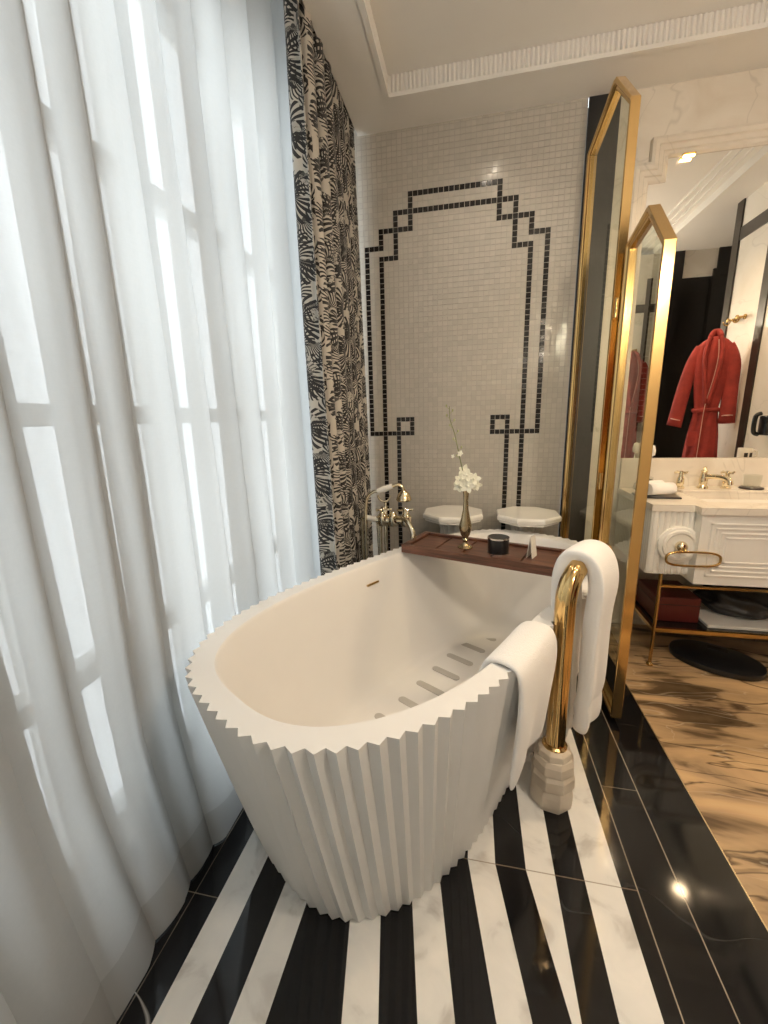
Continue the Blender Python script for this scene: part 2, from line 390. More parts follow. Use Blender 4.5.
def tube(bm, pts, r, n=12, close=False, cap=True, squash=1.0):
    pts = [Vector(p) for p in pts]; m = len(pts); rings = []
    prev = None
    for i, p in enumerate(pts):
        if close: t = pts[(i+1) % m] - pts[i-1]
        else: t = (pts[min(i+1, m-1)] - pts[max(i-1, 0)])
        t.normalize()
        if prev is None:
            up = Vector((0, 0, 1)) if abs(t.z) < 0.9 else Vector((0, 1, 0))
            nrm = (up - t*up.dot(t)).normalized()
        else: nrm = (prev - t*prev.dot(t)).normalized()
        prev = nrm; bi = t.cross(nrm)
        rr = r[i] if isinstance(r, (list, tuple)) else r
        rings.append([p + rr*(math.cos(2*PI*k/n)*nrm + squash*math.sin(2*PI*k/n)*bi) for k in range(n)])
    if close: rings.append(rings[0][:]); ring_loft(bm, rings)
    else: ring_loft(bm, rings, True, cap, cap)
    if close: bmesh.ops.remove_doubles(bm, verts=bm.verts[:], dist=1e-6)
    return bm
def smooth_path(P, k=8):
    P = [Vector(p) for p in P]; out = []
    for i in range(len(P)-1):
        p0, p1, p2, p3 = P[max(i-1, 0)], P[i], P[i+1], P[min(i+2, len(P)-1)]
        for j in range(k):
            t = j/k
            out.append(0.5*((2*p1)+(-p0+p2)*t+(2*p0-5*p1+4*p2-p3)*t*t+(-p0+3*p1-3*p2+p3)*t**3))
    return out + [P[-1]]
def prism(bm, poly, z0, z1, mat_i=0):
    return ring_loft(bm, [[(x, y, z0) for x, y in poly], [(x, y, z1) for x, y in poly]], True, True, True, mat_i)
def fix(bm): bmesh.ops.recalc_face_normals(bm, faces=bm.faces[:]); return bm

# ------------------------------------------------------------------ the room
CEIL = 2.845; WY = 2.65
struct('floor', bx((-1.05, -1.6, -0.05), (0.765, WY, 0)), M['stripes'])
struct('floor', bx((0.769, -0.2, -0.05), (2.9, WY, 0)), M['brown'])
struct('trim_1', bx((0.765, -1.6, -0.05), (0.769, WY, 0.0005)), M['gold_soft'])     # metal strip between the two floors
struct('floor', bx((0.769, -1.6, -0.05), (2.9, -0.2, 0)), M['stripes'])

# mosaic wall: every tile a small slightly tilted chip on a grout bed
P_ = 0.0288; X0 = -0.368; Z0 = 2.530
black = set()
def hrow(r, a, b):
    for c in range(a, b+1): black.add((c, r))
def vcol(c, a, b):
    for r in range(a, b+1): black.add((c, r))
BR = 46
hrow(0, 0, 17); hrow(3, -3, 20)
for sgn, c0 in ((-1, 0), (1, 17)):
    k = lambda d: c0 + sgn*d
    def H(r, d0, d1): hrow(r, min(k(d0), k(d1)), max(k(d0), k(d1)))
    vcol(k(0), 0, 6); H(6, 0, 6); vcol(k(3), 3, 11); H(11, 3, 6); vcol(k(6), 11, BR)
    vcol(k(6), 6, 9); H(9, 6, 9); vcol(k(9), 9, BR)
    H(BR, 0, 9); H(BR-3, 0, 3); vcol(k(0), BR-3, BR); vcol(k(3), BR-3, 86); vcol(k(6), BR, 86)
bm = bx((-1.05, WY-0.0005, 0), (0.54, WY+0.12, CEIL+0.2))
shade = bm.faces.layers.float.new('shade')
c = -24
while True:
    xc = X0 + c*P_
    if xc - P_/2 > 0.535: break
    for r in range(-11, 88):
        zc = Z0 - r*P_
        if zc < 0.012 or zc > CEIL + 0.02: continue
        hw = P_/2 - 0.0016; x0, x1 = xc-hw, min(xc+hw, 0.539)
        if x1 - x0 < 0.004: continue
        tx, tz = random.gauss(0, 0.012), random.gauss(0, 0.012)
        vs = []
        for (xx, zz) in ((x0, zc-hw), (x1, zc-hw), (x1, zc+hw), (x0, zc+hw)):
            vs.append(bm.verts.new((xx, WY - 0.0022 + tx*(xx-xc) + tz*(zz-zc), zz)))
        bk = [bm.verts.new((v.co.x, WY, v.co.z)) for v in vs]
        f = bm.faces.new(vs); mi = 2 if (c, r) in black else 1
        fs = [f] + [bm.faces.new((vs[i], bk[i], bk[(i+1) % 4], vs[(i+1) % 4])) for i in range(4)]
        sh = random.random()
        for q in fs: q.material_index = mi; q[shade] = sh
    c += 1
struct('wall_back', bm, [M['grout'], M['tile'], M['tile_black']])
struct('trim_2', bx((0.541, WY-0.006, 0), (0.556, WY, CEIL)), M['black_soft'])
struct('trim_3', bx((0.556, WY-0.006, 0), (0.69, WY+0.12, CEIL)), M['black_soft'])   # black pilaster
struct('wall_vanity', bx((0.69, WY, 0), (2.9, WY+0.12, CEIL)), M['cream'])

# window wall with tall glazing
XW = -1.0
bm = bmesh.new()
bx((XW-0.18, -1.6, 0), (XW, 2.65, 0.06), bm); bx((XW-0.18, -1.6, 2.74), (XW, 2.65, 3.05), bm)
bx((XW-0.18, 2.46, 0.06), (XW, 2.65, 2.74), bm); bx((XW-0.18, -1.6, 0.06), (XW, -0.95, 2.74), bm)
struct('wall_left', bm, M['white_wall'])
wins = [(-0.95, 0.18), (0.18, 1.32), (1.32, 2.46)]
for i, (a, b_) in enumerate(wins):
    bm = bmesh.new(); t = 0.06
    for (y0, y1, z0, z1) in ((a, a+t, 0.06, 2.74), (b_-t, b_, 0.06, 2.74), (a, b_, 0.06, 0.06+t), (a, b_, 2.74-t, 2.74)):
        bx((XW-0.12, y0, z0), (XW-0.05, y1, z1), bm)
    for zz in (0.61, 1.33, 2.05): bx((XW-0.12, a, zz-0.028), (XW-0.05, b_, zz+0.028), bm)
    bx((XW-0.12, (a+b_)/2-0.03, 0.06), (XW-0.05, (a+b_)/2+0.03, 2.74), bm)
    o = struct('window_%d' % (i+1), bm, M['frame_white'])
    g = link('pane', bx((XW-0.088, a+t, 0.06+t), (XW-0.082, b_-t, 2.74-t)), M['glass_clear'], o)

# other walls (seen in the mirror or closing the room)
struct('wall_front', bx((-1.05, -1.72, 0), (0.9, -1.6, CEIL+0.2)), M['white_wall'])
# wall behind the vanity area: white left, black wardrobe opening, cream panel above
bm = bmesh.new(); bx((0.80, 0.08, 0), (1.84, 0.20, CEIL), bm); bx((2.03, 0.08, 2.60), (2.33, 0.20, CEIL), bm)
struct('wall_entry', bm, M['white_wall'])
bm = bmesh.new(); bx((1.84, 0.06, 0), (2.95, 0.19, 2.60), bm); bx((1.84, 0.10, 2.60), (2.03, 0.22, CEIL), bm); bx((2.33, 0.10, 2.60), (2.95, 0.22, CEIL), bm)
bx((1.97, 0.19, 0), (2.03, 0.215, 2.60), bm); bx((2.30, 0.19, 0), (2.36, 0.225, 2.66), bm)
struct('door_1', bm, M['black_lacquer'])
bm = bmesh.new(); bx((1.72, 0.20, 0), (1.77, 0.212, 2.62), bm); bx((1.3, 0.20, 2.30), (1.84, 0.208, 2.38), bm)
struct('trim_4', bm, M['dark_trim'])
# right wall with dark strips
XR = 1.98
struct('wall_right', bx((XR, 1.24, 0), (XR+0.12, WY, CEIL)), M['white_wall'])
bm = bmesh.new()
bx((XR-0.012, 1.18, 0), (XR+0.13, 1.26, CEIL), bm)                   # end post
bx((XR-0.008, 1.26, 2.56), (XR, WY, 2.65), bm)                       # high rail
bx((XR-0.010, 1.63, 0), (XR, 1.71, 2.56), bm)                        # middle post
struct('trim_5', bm, M['dark_trim'])
struct('wall_closet', bx((2.9, -1.6, 0), (3.0, WY, CEIL+0.2)), M['white_wall'])
struct('wall_front', bx((0.9, -1.72, 0), (3.0, -1.6, CEIL+0.2)), M['white_wall'])

# ceiling with tray recess and curtain pocket
RX0, RX1, RY0, RY1, RZ = -0.445, 1.75, -1.2, 2.41, 2.935
bm = bmesh.new()
T = 0.25
bx((-0.66, -1.6, CEIL), (RX0, WY, CEIL+T), bm); bx((RX1, -1.6, CEIL), (3.0, WY, CEIL+T), bm)
bx((RX0, RY1, CEIL), (RX1, WY, CEIL+T), bm); bx((RX0, -1.6, CEIL), (RX1, RY0, CEIL+T), bm)
bx((RX0, RY0, RZ), (RX1, RY1, CEIL+T), bm)
bx((-1.2, -1.6, 3.0), (-0.66, WY, CEIL+T), bm)
for k in range(3): bx((RX1-0.05*(k+1), RY0, RZ-0.035+0.011*k), (RX1-0.05*k, RY1, RZ+0.01), bm)
struct('ceiling', bm, M['plaster'])
# fluted cove on the far and left faces of the recess
bm = bmesh.new()
bx((RX0, RY1-0.012, CEIL-0.006), (RX1, RY1+0.012, CEIL+0.012), bm)
bx((RX0-0.012, RY0, CEIL-0.006), (RX0+0.012, RY1, CEIL+0.012), bm)
RP0 = 0.021; n = int((RX1-RX0)/RP0)
for i in range(n):
    x = RX0 + RP0/2 + i*RP0
    lathe(bm, [(0.0085, CEIL+0.012), (0.0085, RZ-0.002)], (x, RY1-0.001, 0), 8)
for i in range(60):
    y = RY1 - RP0/2 - i*RP0
    lathe(bm, [(0.0085, CEIL+0.012), (0.0085, RZ-0.002)], (RX0+0.001, y, 0), 8)
struct('trim_6', bm, M['plaster'], 40)

# ------------------------------------------------------------------ bathtub
TC = Vector((-0.099, 1.503, 0)); TA = 0.551
td = Vector((math.sin(TA), math.cos(TA), 0)); te = Vector((math.cos(TA), -math.sin(TA), 0))
def sup(a, b, n, t):
    c_, s_ = math.cos(t), math.sin(t)
    return (a*math.copysign(abs(c_)**(2/n), c_), b*math.copysign(abs(s_)**(2/n), s_))
def outline(a, b, n, count, zig=0.0):
    """points evenly spaced along the curve; zig pushes every second one outwards"""
    K = 3000; P = [sup(a, b, n, 2*PI*i/K) for i in range(K+1)]
    L = [0]
    for i in range(K): L.append(L[-1] + math.dist(P[i], P[i+1]))
    out = []; j = 0
    for q in range(count):
        tgt = L[-1]*q/count
        while L[j+1] < tgt: j += 1
        f = (tgt-L[j])/max(1e-9, L[j+1]-L[j])
        x = P[j][0]+(P[j+1][0]-P[j][0])*f; y = P[j][1]+(P[j+1][1]-P[j][1])*f
        tx, ty = P[j+1][0]-P[j][0], P[j+1][1]-P[j][1]; l = math.hypot(tx, ty) or 1
        nx, ny = ty/l, -tx/l
        o = zig if q % 2 == 0 else 0.0
        out.append((x+nx*o, y+ny*o))
    return out
def TW(p, z):
    a = p[0]*1.05 if p[0] > 0 else p[0]      # the far half is slightly longer
    b = p[1]
    if b > 0: b -= 0.042*min(1, b/0.3)*math.exp(-((p[0]-0.05)/0.30)**2)      # the stand side runs a little flatter
    return TC + td*a + te*b + Vector((0, 0, z))
RIM = 0.66; NT = 110*2
tub = thing('bathtub', 'large white freestanding oval bathtub with pleated fluted outside, on the striped floor', 'bathtub', tuple(TC))
def tubobj(name, bm, m, smooth=False):
    for v in bm.verts: v.co -= TC
    return link(name, bm, m, tub, smooth)
bm = bmesh.new()
rings = []
A1, B1, N1 = 0.912, 0.470, 2.83
A0, B0, N0 = 0.768, 0.367, 2.95
for k in range(9):
    t = k/8; z = 0.003 + (RIM-0.004)*t
    s = t**0.92
    a = A0+(A1-A0)*s; b_ = B0+(B1-B0)*s; n_ = N0+(N1-N0)*s
    rings.append([TW(p, z) for p in outline(a-0.010, b_-0.010, n_, NT, 0.010+0.0065*t)])
vr = ring_loft(bm, rings, True, True, False)
# rim top: zigzag outer edge to smooth inner edge
ins = []
IA, IB, IN = A1-0.062, B1-0.058, 2.75
for (da, z) in ((-0.0, RIM), (-0.004, RIM-0.004), (-0.010, RIM-0.014)):
    ins.append([TW(p, z) for p in outline(IA+da, IB+da, IN, NT)])
prev = vr[-1]
def addring(pts, mi=0):
    global prev
    cur = [bm.verts.new(p) for p in pts]
    for i in range(NT):
        j = (i+1) % NT; f = bm.faces.new((prev[i], prev[j], cur[j], cur[i])); f.material_index = mi; f.smooth = mi == 1
    prev = cur
addring(ins[0]); addring(ins[1], 1); addring(ins[2], 1)
FZ = 0.145
prof = [(0.10, 0.12), (0.25, 0.30), (0.42, 0.52), (0.58, 0.72), (0.72, 0.87), (0.82, 0.945), (0.91, 0.985), (1.0, 1.0)]
for (sh, dz) in prof:
    a = (IA-0.010)*(1-sh) + 0.600*sh; b_ = (IB-0.010)*(1-sh) + 0.235*sh
    z = (RIM-0.014)*(1-dz) + FZ*dz
    addring([TW(p, z) for p in outline(a, b_, 2.75-0.25*sh, NT)], 1)
for s_ in (0.8, 0.5, 0.2):
    addring([TW((p[0]*s_, p[1]*s_), FZ-0.004*(1-s_)) for p in outline(0.600, 0.235, 2.5, NT)], 1)
f = bm.faces.new(prev); f.material_index = 1; f.smooth = True
fix(bm); tubobj('tub_shell', bm, [M['tub'], M['tub_in']])
# anti-slip strips on the floor of the bath
def rrect(bm, c, u, half, wid, z, h=0.0012):
    u = u.normalized(); v = Vector((-u.y, u.x, 0)); pts = []
    for (sx, a0) in ((1, -PI/2), (-1, PI/2)):
        for k in range(9):
            a = a0 + PI*k/8
            pts.append(c + u*(sx*(half-wid)) + wid*(math.cos(a)*u + math.sin(a)*v))
    prism(bm, [(p.x, p.y) for p in pts], z-0.004, z+h)
for k in range(7):
    cc = Vector((-0.222-0.005, 1.484, 0)) + Vector((0.060, 0.122, 0))*(k-0.0)
    bm = bmesh.new(); rrect(bm, cc + Vector((0.012, -0.006, 0)), Vector((0.115, -0.068, 0)), 0.072, 0.017, FZ); fix(bm)
    tubobj('grip_strip', bm, M['grip'])
bm = bmesh.new(); rrect(bm, Vector((-0.292, 1.362, 0)) , Vector((0.115, -0.068, 0)), 0.072, 0.017, FZ); fix(bm); tubobj('grip_strip', bm, M['grip'])
bm = bmesh.new(); lathe(bm, [(0.034, FZ-0.003), (0.034, FZ+0.003), (0.026, FZ+0.006), (0, FZ+0.006)], (-0.105, 1.49, 0), 28); fix(bm); tubobj('drain', bm, M['gold_dark'], 30)
# overflow slot on the window side of the inner wall
sc = TC + td*0.00 - te*(IB-0.032) + Vector((0, 0, 0.575))
bm = bmesh.new(); box(bm, tuple(sc), (0.010, 0.075, 0.009), rz=-TA, bev=0.003); tubobj('overflow_slot', bm, M['gold_dark'])

# ------------------------------------------------------------------ tray across the bath
tr_c = Vector((0.06, 1.91, RIM+0.001)); tr_a = math.atan2(-0.235, 0.66)
tray = thing('bath_tray', 'dark walnut wooden tray lying across the far end of the bathtub', 'tray', tuple(tr_c), tr_a)
TL, TD, TH = 0.72, 0.27, 0.040
bm = bmesh.new()
bx((-TL/2, -TD/2, 0), (TL/2, -TD/2+0.022, TH), bm, 0.002); bx((-TL/2, TD/2-0.022, 0), (TL/2, TD/2, TH), bm, 0.002)
for s_ in (-1, 1): bx((s_*TL/2, -TD/2+0.022, 0), (s_*(TL/2-0.03), TD/2-0.022, TH), bm, 0.002)
bx((-TL/2+0.03, -TD/2+0.022, 0), (TL/2-0.03, TD/2-0.022, 0.012), bm)
link('tray_frame', bm, M['wood'], tray)
for k in range(5):
    w_ = (TL-0.06)/5; x = -TL/2+0.03+w_*k
    link('tray_panel', bx((x+0.004, -TD/2+0.026, 0.012), (x+w_-0.004, TD/2-0.026, TH-0.010), None, 0.0015), M['wood'], tray)
TT = RIM+0.001+TH-0.010   # tray panel surface

# vase with orchid
vx, vy = -0.02, 1.925
bm = bmesh.new()
lathe(bm, [(0, 0), (0.034, 0), (0.036, 0.004), (0.028, 0.010), (0.012, 0.022), (0.010, 0.032), (0.016, 0.040), (0.012, 0.048), (0.022, 0.066), (0.029, 0.094), (0.029, 0.112), (0.021, 0.145), (0.013, 0.185), (0.011, 0.225), (0.013, 0.262), (0.018, 0.280), (0.014, 0.280), (0.010, 0.262), (0, 0.255)], (0, 0, 0), 36)
fix(bm); v = link('bud_vase', bm, mat('bronze_glass', (0.42, 0.33, 0.20), 0.12, 0.85, noise=0.15, nscale=14), None, 50, (vx, vy, TT))
tag(v, 'slim bronze bud vase standing on the walnut bath tray', 'vase')
orch = thing('orchid_stem', 'tall thin orchid stem with cream blossoms in the bronze bud vase', 'flower', (vx, vy, TT))
sp_ = smooth_path([(0, 0, 0.26), (-0.006, 0, 0.32), (-0.030, 0.005, 0.42), (-0.055, 0.01, 0.53), (-0.078, 0.015, 0.60), (-0.080, 0.015, 0.655)], 6)
bm = bmesh.new(); tube(bm, sp_, [0.0028*(1-0.6*i/len(sp_)) for i in range(len(sp_))], 8); link('stem', bm, M['stem'], orch, True)
for k in range(9):
    p = sp_[12 + k*2]; s_ = 1 if k % 2 else -1
    q = p + Vector((s_*0.014, -0.004, 0.012))
    bm = bmesh.new(); tube(bm, [p, (p+q)/2 + Vector((0, 0, 0.001)), q], 0.0011, 6)
    r_ = bmesh.ops.create_uvsphere(bm, u_segments=10, v_segments=8, radius=0.0048)
    bmesh.ops.scale(bm, vec=(0.8, 0.8, 1.3), verts=r_['verts']); bmesh.ops.translate(bm, verts=r_['verts'], vec=q + Vector((0, 0, 0.004)))
    link('bud', bm, M['bud'], orch, True)
def blossom(c, size, yaw_, pit):
    bm = bmesh.new()
    for k in range(5):
        a = 2*PI*k/5 + random.uniform(-0.15, 0.15); L = size*random.uniform(0.85, 1.1); W = L*0.36
        rows = []
        for i in range(7):
            t = i/6; ww = W*math.sin(PI*min(1, 0.12+0.88*t))**0.7 if t < 1 else 0.001
            cu = 0.35*L*(t**2) * (0.5)
            rows.append([Vector((L*t, s_*ww, cu + 0.1*L*(s_**2)*t)) for s_ in (-1, -0.5, 0, 0.5, 1)])
        R_ = Matrix.Rotation(a, 3, 'Z')
        ring_loft(bm, [[R_ @ p for p in r] for r in rows], False)
    r_ = bmesh.ops.create_uvsphere(bm, u_segments=10, v_segments=8, radius=size*0.2); bmesh.ops.translate(bm, verts=r_['verts'], vec=(0, 0, size*0.12))
    Rm = (Matrix.Rotation(yaw_, 4, 'Z') @ Matrix.Rotation(pit, 4, 'X'))
    bmesh.ops.transform(bm, matrix=Matrix.Translation(c) @ Rm, verts=bm.verts[:])
    o = link('blossom', bm, M['petal'], orch, True)
    md = o.modifiers.new('thick', 'SOLIDIFY'); md.thickness = 0.0012
for c_, s_ in (((0.008, -0.02, 0.300), 0.036), ((-0.028, -0.014, 0.325), 0.034), ((0.034, -0.010, 0.330), 0.033), ((0.002, -0.024, 0.350), 0.034),
               ((-0.012, 0.012, 0.365), 0.030), ((0.024, 0.014, 0.300), 0.032), ((-0.036, -0.004, 0.292), 0.028), ((0.046, 0.004, 0.300), 0.026),
               ((-0.030, -0.004, 0.445), 0.016), ((-0.062, 0.0, 0.432), 0.010)):
    blossom(Vector(c_), s_, random.uniform(-0.6, 0.6), random.uniform(1.1, 1.9))
# black candle jar
cj = thing('candle_jar', 'black round candle jar with silver rims, on the middle of the bath tray', 'candle', (0.128, 1.862, TT))
bm = bmesh.new(); lathe(bm, [(0, 0.006), (0.046, 0.006), (0.047, 0.010), (0.047, 0.068), (0.046, 0.0745), (0, 0.0745)], (0, 0, 0), 40); fix(bm); link('jar_body', bm, M['black'], cj, 40)
bm = bmesh.new(); lathe(bm, [(0, 0), (0.049, 0), (0.049, 0.006), (0, 0.006)], (0, 0, 0), 40); fix(bm); link('base_ring', bm, M['silver'], cj, 40)
bm = bmesh.new(); lathe(bm, [(0.0465, 0.070), (0.0485, 0.070), (0.0485, 0.076), (0.0465, 0.077), (0.0465, 0.070)], (0, 0, 0), 40); fix(bm); link('lid', bm, M['silver'], cj, 40)
# small folded card
bm = bmesh.new()
for s_ in (-1, 1):
    q = [Vector((0, 0, 0.095)), Vector((0, 0.062, 0.095)), Vector((0.013*s_, 0.062, 0)), Vector((0.013*s_, 0, 0))]
    n_ = Vector((s_, 0, 0))*0.0006
    ring_loft(bm, [[p-n_ for p in q], [p+n_ for p in q]], True, True, True)
fix(bm); cd = link('folded_card', bm, M['paper'], None, False, (0.255, 1.80, TT)); cd.rotation_euler = (0, 0, -0.45)
tag(cd, 'small white folded card standing beside the black candle jar', 'card')

# ------------------------------------------------------------------ towels
def drape_sheet(rows, thick, name, m, sub=2):
    bm = bmesh.new(); ring_loft(bm, rows, False)
    o = link(name, bm, m, None, True)
    a = o.modifiers.new('s', 'SOLIDIFY'); a.thickness = thick; a.offset = 0
    b_ = o.modifiers.new('b', 'SUBSURF'); b_.levels = sub; b_.render_levels = sub
    return o
# towel hung over the rim: rows run along the rim, columns go over it
def rim_point(s):
    """s in metres along the right side of the rim, measured from the widest point towards the far end; returns point and outward normal"""
    P = outline(A1-0.03, B1-0.03, N1, 400)
    return P
RP = [TW(p, 0) for p in outline(A1-0.036, B1-0.033, 2.8, 800)]
def near_rim(x, y): return min(range(800), key=lambda i: (RP[i].x-x)**2 + (RP[i].y-y)**2)
i0, i1 = near_rim(0.060, 1.02), near_rim(0.150, 1.27)
if (i1 - i0) % 800 > 400: i0, i1 = i1, i0
span = (i1 - i0) % 800
rows = []
NR = 14
for k in range(NR+1):
    i = (i0 + span*k//NR) % 800; p = RP[i]; tg = (RP[(i+3) % 800] - RP[i-3]).normalized()
    nr = Vector((tg.y, -tg.x, 0))
    if nr.dot(p-TC) < 0: nr = -nr
    tn = k/NR if RP[i1].y > RP[i0].y else 1-k/NR        # 0 at the near end, 1 at the far end
    edge = abs(2*tn-1)**4
    ln = 0.345 - 0.03*tn + (0.03 if tn < 0.12 else 0)
    wv = 0.006*math.sin(tn*11)
    prof_ = [(-0.100, -0.13), (-0.082, -0.07), (-0.066, -0.022), (-0.048, 0.010), (-0.015, 0.018), (0.014, 0.017), (0.034, 0.009), (0.045, -0.02),
             (0.048, -0.08), (0.044+wv, -0.16), (0.036+wv, -0.24), (0.026+wv*1.5, -ln)]
    rows.append([p + nr*(a - 0.012*edge*0 + 0.012) + Vector((0, 0, RIM + b_ - 0.006*edge)) for a, b_ in prof_])
tw = drape_sheet(rows, 0.017, 'hand_towel', M['towel'])
tag(tw, 'folded white towel draped over the right rim of the bathtub', 'towel')

# ------------------------------------------------------------------ towel stand with bath towel
stand = thing('towel_stand', 'polished brass towel stand on a faceted stone foot beside the bathtub', 'towel stand', (0.295, 1.275, 0))
def facet(bm, prof, c, n=8, rot=0.0):
    rings = []
    for r, z, tw_ in prof:
        rings.append([Vector(c) + Vector((r*math.cos(2*PI*i/n+rot+tw_), r*math.sin(2*PI*i/n+rot+tw_), z)) for i in range(n)])
    ring_loft(bm, rings, True, True, True)
bm = bmesh.new()
facet(bm, [(0.068, 0, 0), (0.072, 0.020, 0), (0.073, 0.055, 0), (0.069, 0.078, 0), (0.073, 0.082, 0.12), (0.072, 0.118, 0.12), (0.066, 0.134, 0.12), (0.069, 0.138, 0.0), (0.067, 0.168, 0), (0.060, 0.184, 0), (0.058, 0.188, 0.15), (0.054, 0.206, 0.15), (0.043, 0.216, 0.15)], (0, 0, 0), 8, 0.2)
fix(bm); o = link('stone_foot', bm, M['hand_marble'], stand)
md = o.modifiers.new('bev', 'BEVEL'); md.width = 0.004; md.segments = 2; md.limit_method = 'ANGLE'
# tube bent over at the top into a bar, reeded profile
bd = Vector((0.55, 0.83, 0)).normalized()
path = [Vector((0, 0, 0.20)), Vector((0, 0, 0.50)), Vector((0, 0, 0.725))]
for k in range(1, 9):
    a = PI/2*k/8; path.append(Vector((0, 0, 0.725)) + bd*0.095*(1-math.cos(a)) + Vector((0, 0, 0.095*math.sin(a))))
path.append(path[-1] + bd*0.10); path.append(path[-1] + bd*0.12)
def reed_tube(bm, pts, side, r, lobes=8, amp=0.13, n=64):
    rings = []
    for i, p in enumerate(pts):
        t = (pts[min(i+1, len(pts)-1)] - pts[max(i-1, 0)]).normalized(); nb = t.cross(side).normalized()
        ring = []
        for k in range(n):
            a = 2*PI*k/n; rr = r*(1 + amp*abs(math.cos(a*lobes/2)) - amp)
            ring.append(p + side*rr*math.cos(a) + nb*rr*math.sin(a))
        rings.append(ring)
    ring_loft(bm, rings, True, True, True)
sd = Vector((bd.y, -bd.x, 0))
bm = bmesh.new(); reed_tube(bm, path, sd, 0.032, 6, 0.10); fix(bm)
link('brass_bar', bm, M['gold'], stand, 35)
bm = bmesh.new(); e_ = path[-1]
lathe(bm, [(0.020, 0), (0.027, 0.002), (0.027, 0.010), (0.018, 0.016), (0, 0.018)], e_, 24, bd); fix(bm); link('end_cap', bm, M['gold'], stand, 40)
bm = bmesh.new(); lathe(bm, [(0.030, 0.206), (0.040, 0.210), (0.040, 0.220), (0.033, 0.226), (0.030, 0.226)], (0, 0, 0), 32); fix(bm); link('collar', bm, M['gold'], stand, 40)
# bath towel over the bar, folded thick with a band near the hem
B0_ = Vector((0.295, 1.275, 0)) + bd*0.075; BZ = 0.82
def bath_towel(off0, off1, zbot_t, zbot_c):
    rows = []; NR = 12
    for k in range(NR+1):
        t = k/NR; c_ = B0_ + bd*(off0 + (off1-off0)*t); ed = abs(2*t-1)**5
        wv = 0.005*math.sin(t*9+1)
        side = []
        up_ = 0.050 - 0.010*ed
        h1, h2 = BZ - zbot_t, BZ - zbot_c
        for (s_, w_, d) in ((-1, 0.067, -h1), (-1, 0.077, -h1+0.03), (-1, 0.077, -h1+0.085), (-1, 0.061, -h1+0.10), (-1, 0.072, -h1+0.13), (-1, 0.069, -h1*0.55), (-1, 0.067, -h1*0.28), (-1, 0.067, -0.08), (-1, 0.064, -0.02), (-1, 0.044, up_*0.75), (0, 0, up_),
                            (1, 0.044, up_*0.75), (1, 0.067, -0.02), (1, 0.072, -0.08), (1, 0.072, -h2*0.28), (1, 0.074, -h2*0.55), (1, 0.077, -h2+0.13), (1, 0.067, -h2+0.10), (1, 0.082, -h2+0.085), (1, 0.082, -h2+0.03), (1, 0.072, -h2)):
            w_ *= 0.86 if d > -0.1 else (0.66 if d > -0.45 else 0.56)
            side.append(c_ + sd*(s_*(w_+wv*(1 if d < -0.1 else 0))) + Vector((0, 0, BZ + d)))
        rows.append(side)
    return rows
tw2 = drape_sheet(bath_towel(-0.005, 0.150, 0.13, 0.24), 0.050, 'bath_towel', M['towel'])
tag(tw2, 'thick white bath towel hanging over the brass towel stand', 'towel')

# ------------------------------------------------------------------ curtains
def cloth_grid(fn, ns, nz, z0, z1, u_of):
    bm = bmesh.new(); uvl = bm.loops.layers.uv.new('UVMap'); g = []
    for j in range(nz+1):
        z = z0 + (z1-z0)*j/nz
        g.append([bm.verts.new(fn(i/ns, z)) for i in range(ns+1)])
    for j in range(nz):
        for i in range(ns):
            f = bm.faces.new((g[j][i], g[j][i+1], g[j+1][i+1], g[j+1][i]))
            for l, (a, b_) in zip(f.loops, ((i, j), (i+1, j), (i+1, j+1), (i, j+1))):
                l[uvl].uv = (u_of(a/ns), (z1-z0)*b_/nz)
    return bm
rs = random.Random(3)
NP = 16
wid = [rs.uniform(0.09, 0.18) for _ in range(NP)]
tot = sum(wid); Y0c, Y1c = -0.40, 1.96
ed = [0]
for q in wid: ed.append(ed[-1]+q/tot)
amp = [rs.uniform(0.75, 1.2) for _ in range(NP+1)]; lean = [rs.uniform(-0.6, 0.6) for _ in range(NP+1)]; sk = [rs.uniform(0.25, 0.9) for _ in range(NP+1)]
def fold(s, z, A, skew, y0, y1, xa, spread=0.0):
    s = min(max(s, 0), 0.99999); k = next(i for i in range(NP) if s < ed[i+1]); t = (s-ed[k])/(ed[k+1]-ed[k])
    am = amp[k]*(1-t)+amp[k+1]*t; ln_ = lean[k]*(1-t)+lean[k+1]*t; s2 = sk[k]*(1-t)+sk[k+1]*t
    h = 1 - z/2.95
    ph = 2*PI*t + 0.5*math.sin(z*1.3 + k)*0.4
    aa = A*am*(0.75+0.45*h + 1.6*max(0, 0.45-z))
    x = xa + aa*math.cos(ph) + 0.010*math.sin(3*s*PI+z*1.1)
    y = y0 + 0.02*math.sin(9*s*PI+k)*max(0, 0.5-z) + (y1-y0)*(ed[k] + (ed[k+1]-ed[k])*t) + skew*s2*math.sin(2*PI*t)*(0.7+0.5*h) + 0.025*ln_*h
    return x, y
def sheer(s, z):
    x, y = fold(s, z, 0.050, 0.100, Y0c, Y1c, -0.882)
    return Vector((min(x + 0.055*max(0.0, 1-z/0.55)**1.2 + 0.07*min(1, max(0, (y-1.55)/0.4)), -0.745), y, max(z, 0.004)))
bm = cloth_grid(sheer, 900, 26, 0.005, 2.97, lambda u: u*3.6)
o = link('sheer_curtain', bm, M['sheer'], None, True)
tag(o, 'long white translucent sheer curtain hanging in folds along the window', 'curtain')
rs = random.Random(11)
